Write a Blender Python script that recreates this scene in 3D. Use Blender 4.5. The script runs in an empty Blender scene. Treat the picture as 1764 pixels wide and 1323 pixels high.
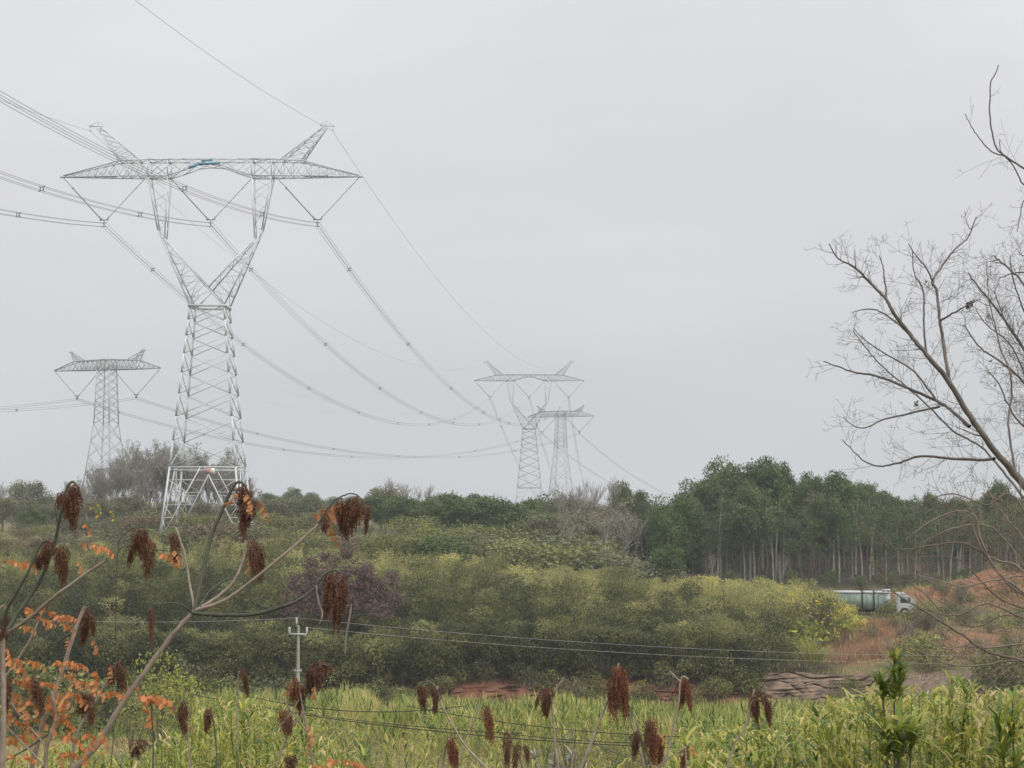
import bpy, math, random
import numpy as np
from mathutils import Vector

random.seed(7)
RNG = np.random.default_rng(7)
S = bpy.context.scene
COL = S.collection
PI = math.pi

# ------------------------------------------------------------------ camera
LENS = 65.0
F_PX = LENS / 36.0 * 1764.0          # focal length in photo pixels
PITCH = math.atan(198.0 / F_PX)
cam_d = bpy.data.cameras.new('camera'); cam_d.lens = LENS; cam_d.sensor_width = 36.0
cam_d.clip_start = 0.1; cam_d.clip_end = 5000.0
cam = bpy.data.objects.new('camera', cam_d); COL.objects.link(cam)
cam.location = (0, 0, 0); cam.rotation_euler = (PI / 2 + PITCH, 0, 0)
S.camera = cam

# ------------------------------------------------------------------ world, sun, exposure
SUN_EL, SUN_AZ = math.radians(48), math.radians(140)     # azimuth from +Y clockwise: behind the camera to the right
w = bpy.data.worlds.new("World"); S.world = w; w.use_nodes = True
nt = w.node_tree; nt.nodes.clear()
def wn(t, **k):
    n = nt.nodes.new(t)
    for a, b in k.items(): setattr(n, a, b)
    return n
out = wn('ShaderNodeOutputWorld'); bg = wn('ShaderNodeBackground')
sky = wn('ShaderNodeTexSky', sky_type='NISHITA', sun_disc=False)
sky.sun_elevation = SUN_EL; sky.sun_rotation = SUN_AZ; sky.dust_density = 4.0
sc = wn('ShaderNodeVectorMath', operation='SCALE'); sc.inputs['Scale'].default_value = 0.07
nt.links.new(sky.outputs[0], sc.inputs[0])
tc = wn('ShaderNodeTexCoord'); sp = wn('ShaderNodeSeparateXYZ')
nt.links.new(tc.outputs['Generated'], sp.inputs[0])
ramp = wn('ShaderNodeValToRGB')
cr = ramp.color_ramp
cr.elements[0].position = 0.0; cr.elements[0].color = (0.575, 0.600, 0.610, 1)
cr.elements[1].position = 1.0; cr.elements[1].color = (1.45, 1.47, 1.50, 1)
for p_, c_ in ((0.06, (0.600, 0.615, 0.628)), (0.15, (0.668, 0.664, 0.688)), (0.28, (0.735, 0.738, 0.752)), (0.5, (0.98, 1.0, 1.02))):
    e = cr.elements.new(p_); e.color = (*c_, 1)
nt.links.new(sp.outputs['Z'], ramp.inputs[0])
mp = wn('ShaderNodeMapping'); mp.inputs['Scale'].default_value = (2.2, 2.2, 9.0)
nt.links.new(tc.outputs['Generated'], mp.inputs[0])
nz = wn('ShaderNodeTexNoise'); nz.inputs['Scale'].default_value = 1.3; nz.inputs['Detail'].default_value = 4.0
nt.links.new(mp.outputs[0], nz.inputs['Vector'])
mr = wn('ShaderNodeMapRange'); mr.inputs[1].default_value = 0.3; mr.inputs[2].default_value = 0.7
mr.inputs[3].default_value = 0.945; mr.inputs[4].default_value = 1.055
nt.links.new(nz.outputs[0], mr.inputs[0])
sc2 = wn('ShaderNodeVectorMath', operation='SCALE')
nt.links.new(ramp.outputs[0], sc2.inputs[0]); nt.links.new(mr.outputs[0], sc2.inputs['Scale'])
mx = wn('ShaderNodeMix', data_type='RGBA'); mx.inputs[0].default_value = 0.93
nt.links.new(sc.outputs[0], mx.inputs[6]); nt.links.new(sc2.outputs[0], mx.inputs[7])
nt.links.new(mx.outputs[2], bg.inputs[0]); bg.inputs[1].default_value = 1.0
nt.links.new(bg.outputs[0], out.inputs[0])

sun_d = bpy.data.lights.new('sun', 'SUN'); sun_d.energy = 1.5; sun_d.angle = math.radians(18); sun_d.color = (1, 0.96, 0.9)
sun = bpy.data.objects.new('sun', sun_d); COL.objects.link(sun)
sdir = Vector((math.sin(SUN_AZ) * math.cos(SUN_EL), math.cos(SUN_AZ) * math.cos(SUN_EL), math.sin(SUN_EL)))
sun.rotation_euler = sdir.to_track_quat('Z', 'Y').to_euler()
S.view_settings.view_transform = 'Standard'; S.view_settings.look = 'None'
S.view_settings.exposure = 0.17; S.view_settings.gamma = 1.0
S.render.engine = 'CYCLES'

# ------------------------------------------------------------------ helpers
def P(u, v, Y):
    """photo pixel (of 1764x1323) -> world point at distance Y in front of the camera"""
    a = (u - 882.0) / F_PX; b = (661.5 - v) / F_PX
    dx, dy, dz = a, math.cos(PITCH) - b * math.sin(PITCH), math.sin(PITCH) + b * math.cos(PITCH)
    k = Y / dy
    return np.array((dx * k, Y, dz * k))
def PZ(v, Y): return P(882, v, Y)[2]
def vnoise(x, y, s, seed=0):
    """smooth sum-of-sines field, about -1..1"""
    r = np.random.default_rng(seed); o = np.zeros(np.broadcast(np.asarray(x), np.asarray(y)).shape)
    for k in range(7):
        a = r.uniform(0, 2 * PI); f = s * r.uniform(0.6, 2.2); p = r.uniform(0, 2 * PI)
        o = o + np.sin(2 * PI * f * (np.cos(a) * x + np.sin(a) * y) + p)
    return o / 3.6
def sstep(a, b, x):
    t = np.clip((np.asarray(x, float) - a) / (b - a), 0, 1); return t * t * (3 - 2 * t)

YP = [-80, -10, 0, 5, 10, 20, 40, 60, 80, 100, 115, 125, 133, 139, 143, 147, 149.5, 151.5, 153, 165, 180, 195, 215, 225, 260, 330, 450, 620, 900, 1300]
ZL = [-1.0, -1.6, -1.75, -2.3, -3.0, -4.4, -6.9, -8.6, -10.6, -12.7, -14.2, -15.4, -16.8, -17.6, -17.7, -17.2, -16.4, -15.2, -14.7, -13.2, -11.4, -9.5, -6.4, -5.0, -5.0, -5.5, -6, -5.5, -6, -5]
ZR = [-1.0, -1.6, -1.75, -2.3, -3.0, -4.4, -6.9, -8.6, -10.6, -12.7, -14.2, -15.4, -16.8, -17.6, -17.7, -17.2, -16.2, -15.0, -14.7, -13.9, -12.6, -12.0, -11.8, -11.6, -10.4, -8.5, -7, -6, -6, -5]
def H(x, y):
    x = np.asarray(x, float); y = np.asarray(y, float)
    t = sstep(-22, 12, x)
    z = np.interp(y, YP, ZL) * (1 - t) + np.interp(y, YP, ZR) * t
    amp = sstep(3, 60, y) * 0.35 + 0.03
    z = z + amp * vnoise(x, y, 0.035, 3) + 0.12 * sstep(20, 60, y) * vnoise(x, y, 0.2, 4)
    z = z + (3.9 + .5 * vnoise(x, y, .22, 14)) * np.exp(-(((x - 56) / 9.0) ** 2 + ((y - 208) / 8.0) ** 2))      # red spoil mound
    z = z + 1.6 * np.exp(-(((x - 44) / 5.0) ** 2 + ((y - 203) / 5.0) ** 2))
    z = z + 0.9 * np.exp(-(((x - 35) / 6.0) ** 2 + ((y - 162) / 5.0) ** 2))
    return z

def link(o, parent=None):
    COL.objects.link(o)
    if parent is not None: o.parent = parent
    return o
def tag(o, label=None, cat=None, group=None, kind=None):
    if label: o['label'] = label
    if cat: o['category'] = cat
    if group: o['group'] = group
    if kind: o['kind'] = kind
    return o
def empty(name, loc=(0, 0, 0), rz=0.0, scale=1.0):
    o = bpy.data.objects.new(name, None); o.empty_display_size = 0.3
    o.location = [float(c) for c in loc]; o.rotation_euler = (0, 0, rz)
    o.scale = (scale,) * 3 if np.isscalar(scale) else scale
    return link(o)

class G:
    """collects quads / triangles, builds ONE mesh"""
    def __init__(s): s.v = []; s.f = []; s.t = []; s.n = 0
    def add(s, V, Fc, tint=0.5):
        V = np.asarray(V, float).reshape(-1, 3); Fc = np.asarray(Fc, int)
        if len(Fc) == 0: return
        s.v.append(V); s.f.append(Fc + s.n); s.n += len(V)
        s.t.append(np.broadcast_to(np.asarray(tint, float), (len(Fc),)).copy())
    def mesh(s, name, mat, smooth=False):
        me = bpy.data.meshes.new(name)
        V = np.concatenate(s.v)
        lt = np.concatenate([np.full(len(f), f.shape[1]) for f in s.f]); li = np.concatenate([f.ravel() for f in s.f])
        T = np.concatenate(s.t)
        me.vertices.add(len(V)); me.vertices.foreach_set('co', V.ravel().astype(np.float32))
        me.loops.add(len(li)); me.loops.foreach_set('vertex_index', li.astype(np.int32))
        me.polygons.add(len(lt)); ls = np.concatenate(([0], np.cumsum(lt)[:-1]))
        me.polygons.foreach_set('loop_start', ls.astype(np.int32)); me.polygons.foreach_set('loop_total', lt.astype(np.int32))
        if smooth: me.polygons.foreach_set('use_smooth', np.ones(len(lt), bool))
        at = me.attributes.new('tint', 'FLOAT', 'FACE'); at.data.foreach_set('value', T.astype(np.float32))
        me.update(calc_edges=True); me.materials.append(mat)
        return me
    def build(s, name, mat, parent=None, smooth=False):
        return link(bpy.data.objects.new(name, s.mesh(name, mat, smooth)), parent)

def bar(g, a, b, w_, h_=None, tint=0.5):
    a = np.asarray(a, float); b = np.asarray(b, float); d = b - a; L = np.linalg.norm(d)
    if L < 1e-6: return
    d /= L; up = np.array((0, 0, 1.0)) if abs(d[2]) < 0.9 else np.array((0, 1.0, 0))
    s_ = np.cross(d, up); s_ /= np.linalg.norm(s_); t_ = np.cross(s_, d); h_ = h_ or w_
    s_ = s_ * w_ / 2; t_ = t_ * h_ / 2
    V = [a - s_ - t_, a + s_ - t_, a + s_ + t_, a - s_ + t_, b - s_ - t_, b + s_ - t_, b + s_ + t_, b - s_ + t_]
    g.add(V, [(0, 1, 5, 4), (1, 2, 6, 5), (2, 3, 7, 6), (3, 0, 4, 7), (3, 2, 1, 0), (4, 5, 6, 7)], tint)
def box(g, c, s_, tint=0.5, rz=0.0):
    c = np.asarray(c, float); x, y, z = [q / 2 for q in s_]
    V = np.array([(-x, -y, -z), (x, -y, -z), (x, y, -z), (-x, y, -z), (-x, -y, z), (x, -y, z), (x, y, z), (-x, y, z)])
    if rz:
        cs, sn = math.cos(rz), math.sin(rz); V = V @ np.array([[cs, sn, 0], [-sn, cs, 0], [0, 0, 1]])
    g.add(V + c, [(3, 2, 1, 0), (4, 5, 6, 7), (0, 1, 5, 4), (1, 2, 6, 5), (2, 3, 7, 6), (3, 0, 4, 7)], tint)
def tube(g, pts, rad, sides=5, tint=0.5, cap=True):
    pts = np.asarray(pts, float); n = len(pts)
    rad = np.broadcast_to(np.asarray(rad, float), (n,))
    d = np.gradient(pts, axis=0); d /= (np.linalg.norm(d, axis=1, keepdims=True) + 1e-9)
    m = d.mean(axis=0); ref = np.eye(3)[np.argmin(np.abs(m))]
    s_ = np.cross(d, ref); s_ /= (np.linalg.norm(s_, axis=1, keepdims=True) + 1e-9); t_ = np.cross(d, s_)
    an = np.arange(sides) * 2 * PI / sides
    V = pts[:, None] + rad[:, None, None] * (np.cos(an)[None, :, None] * s_[:, None] + np.sin(an)[None, :, None] * t_[:, None])
    i = np.arange(n - 1)[:, None] * sides; j = np.arange(sides)[None]; k = (j + 1) % sides
    Fq = np.stack([i + j, i + k, i + sides + k, i + sides + j], -1).reshape(-1, 4)
    g.add(V.reshape(-1, 3), Fq, tint)
    if cap and sides == 4: pass
def unit(a): return a / (np.linalg.norm(a, axis=-1, keepdims=True) + 1e-9)
def leaves(g, c, d, nrm, L, W, tint, fold=0.0):
    """rhombic leaves: base at c, long axis d, facing nrm"""
    c = np.asarray(c, float); N = len(c); d = unit(d); s_ = unit(np.cross(d, nrm)); nn = np.cross(s_, d)
    L = np.broadcast_to(L, (N,))[:, None]; W = np.broadcast_to(W, (N,))[:, None]
    V = np.stack([c, c + d * L * 0.42 + s_ * W / 2 + nn * W * fold, c + d * L, c + d * L * 0.42 - s_ * W / 2 + nn * W * fold], 1)
    g.add(V.reshape(-1, 3), np.arange(4 * N).reshape(N, 4), np.broadcast_to(tint, (N,)))
def blades(g, c, d, L, W, droop, tint, segs=3):
    """long arching strips: base c, start direction d"""
    N = len(c); d = unit(d); L = np.broadcast_to(L, (N,)); W = np.broadcast_to(W, (N,)); droop = np.broadcast_to(droop, (N,))
    side = unit(np.cross(d, np.array((0, 0, 1.0)))+ 1e-6)
    p = c.copy(); rows = []
    wprof = [0.6, 1.0, 0.75, 0.0] if segs == 3 else [0.7, 1.0, 0.0]
    dd = d.copy()
    for k in range(segs + 1):
        rows.append(p - side * (W * wprof[k] / 2)[:, None]); rows.append(p + side * (W * (wprof[k] + (0.02 if k == segs else 0)) / 2)[:, None])
        p = p + dd * (L / segs)[:, None]
        dd = dd.copy(); dd[:, 2] -= droop; dd = unit(dd)
    V = np.stack(rows, 1); b = np.arange(N)[:, None] * (2 * (segs + 1)); k = np.arange(segs)[None] * 2
    Fq = np.stack([b + k, b + k + 1, b + k + 3, b + k + 2], -1).reshape(-1, 4)
    g.add(V.reshape(-1, 3), Fq, np.repeat(np.broadcast_to(tint, (N,)), segs))
def rdir(n, rng, up=0.0):
    v = rng.normal(size=(n, 3)); v = unit(v); v[:, 2] += up; return unit(v)

# ------------------------------------------------------------------ materials
def mat(name, cols, rough=0.7, trans=0.0, metal=0.0, spec=0.3, noise=None, bump=0.0, attr=True):
    """cols: one colour, or several spread over the per-face tint value; noise=(scale, strength)"""
    m = bpy.data.materials.new(name); m.use_nodes = True; t = m.node_tree; t.nodes.clear(); L = t.links
    o = t.nodes.new('ShaderNodeOutputMaterial'); b = t.nodes.new('ShaderNodeBsdfPrincipled')
    b.inputs['Roughness'].default_value = rough; b.inputs['Metallic'].default_value = metal
    b.inputs['Specular IOR Level'].default_value = spec
    if not isinstance(cols[0], (tuple, list)): cols = [cols]
    r = t.nodes.new('ShaderNodeValToRGB'); e = r.color_ramp.elements
    if len(cols) == 1: cols = [cols[0], cols[0]]
    for i, c in enumerate(cols):
        pos = i / (len(cols) - 1)
        if i == 0: e[0].position = 0; e[0].color = (*c, 1)
        elif i == len(cols) - 1: e[-1].position = 1; e[-1].color = (*c, 1)
        else: q = e.new(pos); q.color = (*c, 1)
    a = t.nodes.new('ShaderNodeAttribute'); a.attribute_name = 'tint'
    L.new(a.outputs['Fac'], r.inputs[0]); colout = r.outputs[0]
    if noise:
        n = t.nodes.new('ShaderNodeTexNoise'); n.inputs['Scale'].default_value = noise[0]; n.inputs['Detail'].default_value = 6
        gm = t.nodes.new('ShaderNodeNewGeometry'); L.new(gm.outputs['Position'], n.inputs['Vector'])
        mr_ = t.nodes.new('ShaderNodeMapRange'); mr_.inputs[1].default_value = 0.25; mr_.inputs[2].default_value = 0.75
        mr_.inputs[3].default_value = 1 - noise[1]; mr_.inputs[4].default_value = 1 + noise[1]
        L.new(n.outputs[0], mr_.inputs[0])
        v = t.nodes.new('ShaderNodeVectorMath'); v.operation = 'SCALE'; L.new(colout, v.inputs[0]); L.new(mr_.outputs[0], v.inputs['Scale'])
        colout = v.outputs[0]
        if bump:
            bp = t.nodes.new('ShaderNodeBump'); bp.inputs['Strength'].default_value = bump; L.new(n.outputs[0], bp.inputs['Height']); L.new(bp.outputs[0], b.inputs['Normal'])
    L.new(colout, b.inputs['Base Color'])
    if trans:
        tr = t.nodes.new('ShaderNodeBsdfTranslucent'); L.new(colout, tr.inputs[0])
        mxs = t.nodes.new('ShaderNodeMixShader'); mxs.inputs[0].default_value = trans
        L.new(b.outputs[0], mxs.inputs[1]); L.new(tr.outputs[0], mxs.inputs[2]); L.new(mxs.outputs[0], o.inputs[0])
    else: L.new(b.outputs[0], o.inputs[0])
    return m
M = {
 'steel': mat('galvanised_steel', [(0.48, 0.51, 0.52), (0.68, 0.70, 0.71)], 0.5, spec=0.5, noise=(0.6, 0.15)),
 'steel_dc': mat('weathered_steel', [(0.30, 0.34, 0.34), (0.44, 0.47, 0.47)], 0.55, noise=(0.6, 0.15)),
 'blue': mat('blue_paint', (0.10, 0.27, 0.36), 0.6, noise=(3, 0.2)),
 'insul': mat('insulator_grey', [(0.16, 0.17, 0.18), (0.28, 0.29, 0.30)], 0.4),
 'wire': mat('aluminium_wire', (0.34, 0.34, 0.35), 0.5),
 'cable': mat('black_cable', (0.03, 0.035, 0.035), 0.5),
 'bark': mat('bark', [(0.10, 0.085, 0.07), (0.20, 0.17, 0.14)], 0.9, noise=(4, 0.3)),
 'pale_bark': mat('pale_bark', [(0.07, 0.062, 0.052), (0.40, 0.35, 0.29)], 0.9, noise=(1.5, 0.35)),
 'twig': mat('twig', [(0.25, 0.23, 0.20), (0.42, 0.39, 0.35)], 0.9),
 'near_twig': mat('near_twig', [(0.10, 0.085, 0.08), (0.23, 0.20, 0.185)], 0.85, noise=(12, 0.35)),
 'red_twig': mat('red_twig', [(0.14, 0.11, 0.09), (0.32, 0.26, 0.215)], 0.85, noise=(12, 0.3)),
 'green': mat('leaf_green', [(0.036, 0.066, 0.022), (0.090, 0.138, 0.042), (0.17, 0.21, 0.06)], 0.6, 0.2),
 'forest': mat('leaf_forest', [(0.050, 0.074, 0.030), (0.115, 0.148, 0.055), (0.22, 0.225, 0.09)], 0.65, 0.2),
 'midgreen': mat('leaf_midgreen', [(0.040, 0.072, 0.022), (0.085, 0.13, 0.038), (0.16, 0.19, 0.06)], 0.6, 0.2),
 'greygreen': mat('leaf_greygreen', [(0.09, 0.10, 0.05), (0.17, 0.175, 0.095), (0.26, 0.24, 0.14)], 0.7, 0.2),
 'brownleaf': mat('leaf_brown', [(0.12, 0.095, 0.06), (0.22, 0.17, 0.11), (0.31, 0.25, 0.15)], 0.8, 0.2),
 'purple': mat('leaf_purple', [(0.085, 0.055, 0.052), (0.17, 0.105, 0.095), (0.20, 0.16, 0.10)], 0.7, 0.2),
 'pink': mat('leaf_pink', [(0.22, 0.13, 0.08), (0.40, 0.24, 0.14), (0.50, 0.36, 0.22)], 0.8, 0.2),
 'tuft': mat('leaf_tuft', [(0.15, 0.15, 0.13), (0.30, 0.29, 0.25)], 0.7, 0.1),
 'bamboo': mat('leaf_bamboo', [(0.050, 0.062, 0.026), (0.225, 0.230, 0.085), (0.50, 0.47, 0.185), (0.74, 0.62, 0.14)], 0.6, 0.35),
 'bush': mat('leaf_bush', [(0.055, 0.072, 0.026), (0.18, 0.20, 0.065), (0.38, 0.35, 0.12)], 0.6, 0.25),
 'yellowgreen': mat('leaf_yellowgreen', [(0.14, 0.19, 0.04), (0.28, 0.32, 0.07), (0.48, 0.44, 0.08)], 0.55, 0.3),
 'yellow': mat('leaf_yellow', [(0.30, 0.28, 0.05), (0.55, 0.45, 0.05)], 0.6, 0.3),
 'reed': mat('reed_blade', [(0.04, 0.075, 0.022), (0.24, 0.30, 0.065), (0.52, 0.50, 0.17), (0.60, 0.46, 0.22)], 0.55, 0.4),
 'near': mat('near_leaf', [(0.04, 0.09, 0.018), (0.18, 0.24, 0.035), (0.48, 0.47, 0.09), (0.66, 0.50, 0.22)], 0.45, 0.4, spec=0.5),
 'dry': mat('dry_grass', [(0.26, 0.24, 0.09), (0.47, 0.38, 0.18), (0.58, 0.46, 0.25)], 0.8, 0.3),
 'seed': mat('sumac_seed', [(0.060, 0.028, 0.019), (0.14, 0.066, 0.042), (0.27, 0.15, 0.095)], 0.85, noise=(60, 0.3)),
 'seed_red': mat('sumac_seed_red', [(0.090, 0.034, 0.020), (0.20, 0.080, 0.045), (0.33, 0.17, 0.095)], 0.85, noise=(60, 0.3)),
 'orange': mat('leaf_orange', [(0.40, 0.13, 0.06), (0.64, 0.26, 0.10), (0.66, 0.40, 0.14)], 0.55, 0.35),
 'dryleaf': mat('leaf_dry_orange', [(0.30, 0.14, 0.07), (0.50, 0.24, 0.10), (0.58, 0.36, 0.14)], 0.65, 0.25),
 'pale_leaf': mat('leaf_pale_dead', [(0.26, 0.24, 0.19), (0.42, 0.40, 0.35)], 0.7, 0.2),
 'stem_l': mat('stem_light', [(0.20, 0.16, 0.13), (0.34, 0.28, 0.22)], 0.75, noise=(25, 0.3)),
 'stem_d': mat('stem_dark', [(0.055, 0.06, 0.045), (0.10, 0.10, 0.075)], 0.6, noise=(25, 0.3)),
 'concrete': mat('concrete', (0.36, 0.35, 0.29), 0.9, noise=(2, 0.2)),
 'porcelain': mat('porcelain', (0.48, 0.50, 0.49), 0.35, spec=0.5),
 'rock': mat('sandstone', [(0.085, 0.058, 0.042), (0.20, 0.14, 0.10)], 0.9, noise=(1.1, 0.75), bump=0.6),
 'redsoil': mat('red_earth', [(0.085, 0.048, 0.034), (0.25, 0.115, 0.072)], 0.95, noise=(.8, 0.6), bump=0.6),
 'white': mat('white_paint', (0.46, 0.47, 0.47), 0.45, noise=(2, 0.1)),
 'truckgreen': mat('lorry_green', [(0.18, 0.25, 0.20), (0.30, 0.36, 0.31)], 0.6, noise=(1.5, 0.25)),
 'black': mat('rubber', (0.03, 0.03, 0.03), 0.8),
 'glass': mat('windscreen_glass', (0.05, 0.06, 0.07), 0.12, spec=0.6),
 'red': mat('sign_red', (0.50, 0.26, 0.22), 0.6), 'signwhite': mat('sign_white', (0.75, 0.74, 0.72), 0.5),
 'yellowflower': mat('flower_yellow', [(0.50, 0.38, 0.03), (0.70, 0.55, 0.05)], 0.6, 0.3),
}

# ------------------------------------------------------------------ ground sheet
def ground():
    ys = np.unique(np.concatenate([np.arange(-70, 0, 6), np.arange(0, 60, 1.5), np.arange(60, 130, 1.5), np.arange(130, 160, 0.4), np.arange(160, 240, 1.2),
                                   np.arange(240, 420, 6), np.arange(420, 1280, 40), [1280]]))
    xs = np.unique(np.concatenate([np.arange(-560, -100, 40), np.arange(-100, -62, 4), np.arange(-62, 72, 0.9), np.arange(72, 120, 4), np.arange(120, 561, 40)]))
    X, Y = np.meshgrid(xs, ys)
    Z = H(X, Y)
    bank = np.exp(-((Y - 149) / 3.0) ** 2)
    Z = Z + bank * (0.25 * vnoise(X, Y, 0.35, 8) + 0.16 * vnoise(X, Y * 3, 0.9, 9))
    ny, nx = X.shape
    V = np.stack([X, Y, Z], -1).reshape(-1, 3)
    i = np.arange(ny - 1)[:, None] * nx; j = np.arange(nx - 1)[None]
    Fq = np.stack([i + j, i + j + 1, i + j + nx + 1, i + j + nx], -1).reshape(-1, 4)
    m = bpy.data.materials.new('ground_soil'); m.use_nodes = True; t = m.node_tree; t.nodes.clear(); L = t.links
    def N(k, **kw):
        n = t.nodes.new(k)
        for a, b in kw.items(): setattr(n, a, b)
        return n
    o = N('ShaderNodeOutputMaterial'); b = N('ShaderNodeBsdfPrincipled'); b.inputs['Roughness'].default_value = 0.95; b.inputs['Specular IOR Level'].default_value = 0.15
    gm = N('ShaderNodeNewGeometry')
    def noise(s, d=6):
        n = N('ShaderNodeTexNoise'); n.inputs['Scale'].default_value = s; n.inputs['Detail'].default_value = d; L.new(gm.outputs['Position'], n.inputs['Vector']); return n
    def rampn(src, c):
        r = N('ShaderNodeValToRGB'); e = r.color_ramp.elements
        e[0].position, e[0].color = c[0][0], (*c[0][1], 1); e[1].position, e[1].color = c[-1][0], (*c[-1][1], 1)
        for p_, c_ in c[1:-1]: q = e.new(p_); q.color = (*c_, 1)
        L.new(src, r.inputs[0]); return r
    n1 = noise(0.5); n2 = noise(2.5)
    grass = rampn(n1.outputs[0], [(0.3, (0.07, 0.075, 0.03)), (0.5, (0.15, 0.13, 0.06)), (0.7, (0.24, 0.19, 0.09))])
    soil = rampn(n2.outputs[0], [(0.3, (0.13, 0.075, 0.045)), (0.5, (0.25, 0.115, 0.070)), (0.7, (0.34, 0.16, 0.095))])
    rock = rampn(n2.outputs[0], [(0.3, (0.09, 0.07, 0.055)), (0.5, (0.18, 0.13, 0.10)), (0.7, (0.26, 0.19, 0.15))])
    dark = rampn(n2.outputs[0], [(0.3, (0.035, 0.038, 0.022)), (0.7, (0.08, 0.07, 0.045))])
    prev = grass.outputs[0]
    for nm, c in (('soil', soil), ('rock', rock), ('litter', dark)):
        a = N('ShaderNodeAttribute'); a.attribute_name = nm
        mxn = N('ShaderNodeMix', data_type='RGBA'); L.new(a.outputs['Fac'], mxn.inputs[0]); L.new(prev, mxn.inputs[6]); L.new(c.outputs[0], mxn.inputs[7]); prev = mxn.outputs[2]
    L.new(prev, b.inputs['Base Color'])
    bp = N('ShaderNodeBump'); bp.inputs['Strength'].default_value = 0.8; bp.inputs['Distance'].default_value = 0.3; L.new(n2.outputs[0], bp.inputs['Height']); L.new(bp.outputs[0], b.inputs['Normal'])
    L.new(b.outputs[0], o.inputs[0])
    g = G(); g.add(V, Fq); ob = g.build('ground', m, smooth=True); ob['kind'] = 'structure'
    me = ob.data
    nn = vnoise(X, Y, 0.06, 21) * 0.5 + vnoise(X, Y, 0.3, 22) * 0.5
    U = X / np.maximum(Y, 1) * F_PX + 882
    mound = .9 * np.exp(-(((X - 54) / 12.0) ** 2 + ((Y - 207) / 9.0) ** 2)) + 0.8 * np.exp(-(((X - 42) / 7.0) ** 2 + ((Y - 203) / 5.0) ** 2))
    soilm = sstep(0.25, 0.6, mound + 0.45 * nn) * .85
    bk = sstep(145.5, 147.5, Y) * (1 - sstep(153, 157, Y))
    redbank = bk * sstep(620, 780, U) * (1 - sstep(1230, 1320, U)) * sstep(-0.5, 0.2, nn + 0.4)
    track = sstep(157, 162, Y) * (1 - sstep(172, 184, Y)) * sstep(1400, 1450, U) * (1 - sstep(1760, 1900, U)) * 0.8
    soilm = np.clip(soilm + redbank + track, 0, 1)
    rockm = bk * sstep(1230, 1320, U)
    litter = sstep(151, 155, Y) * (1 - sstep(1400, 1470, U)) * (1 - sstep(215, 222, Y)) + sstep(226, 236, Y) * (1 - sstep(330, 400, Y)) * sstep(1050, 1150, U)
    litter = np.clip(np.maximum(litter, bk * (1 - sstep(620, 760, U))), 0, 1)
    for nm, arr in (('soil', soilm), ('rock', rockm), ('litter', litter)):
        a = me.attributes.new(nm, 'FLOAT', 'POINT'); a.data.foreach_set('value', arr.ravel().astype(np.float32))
ground()

# ------------------------------------------------------------------ transmission towers
def lat(g, A, B, n, wl, wb, horiz=True, skip=(), ws=None, x=True):
    """lattice between section A (4 corners) and section B, n panels, X or zigzag bracing on the four sides"""
    A = np.asarray(A, float); B = np.asarray(B, float)
    for k in range(4): bar(g, A[k], B[k], wl, tint=random.random())
    for f in range(4):
        if f in skip: continue
        a0, b0 = A[f], B[f]; a1, b1 = A[(f + 1) % 4], B[(f + 1) % 4]
        for p in range(n):
            t0, t1 = p / n, (p + 1) / n
            q00 = a0 + (b0 - a0) * t0; q01 = a0 + (b0 - a0) * t1; q10 = a1 + (b1 - a1) * t0; q11 = a1 + (b1 - a1) * t1
            if x:
                bar(g, q00, q11, wb, tint=random.random()); bar(g, q10, q01, wb, tint=random.random())
            else:
                if p % 2 == 0: bar(g, q00, q11, wb, tint=random.random())
                else: bar(g, q10, q01, wb, tint=random.random())
            if horiz and p > 0: bar(g, q00, q10, wb, tint=random.random())
            if ws and x:    # secondary redundant members
                c = (q00 + q11 + q10 + q01) / 4
                bar(g, (q00 + q01) / 2, (q00 + c) / 2, ws); bar(g, (q10 + q11) / 2, (q10 + c) / 2, ws)
def sq(hx, hy, z, cx=0, cy=0): return np.array([(cx - hx, cy - hy, z), (cx + hx, cy - hy, z), (cx + hx, cy + hy, z), (cx - hx, cy + hy, z)], float)

def insulator(name, a, b, r, parent, frac=0.2, m='insul'):
    g = G(); a = np.asarray(a, float); b = np.asarray(b, float)
    s0 = a + (b - a) * frac; tube(g, [a, s0], 0.04, 4, 0.3)
    n = 46; ts = np.linspace(0, 1, n); rr = np.where(np.arange(n) % 2, r, r * 0.45)
    tube(g, s0 + (b - s0) * ts[:, None], rr, 6, 0.5)
    tube(g, [s0 - (b - a) * 0.002, s0, s0 + (b - s0) * 0.02], [0.05, r * 1.8, 0.05], 6, 0.2)
    tube(g, [b - (b - s0) * 0.03, b - (b - s0) * 0.015, b], [0.05, r * 2.6, 0.05], 8, 0.9)
    return g.build(name, M[m], parent)

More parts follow.
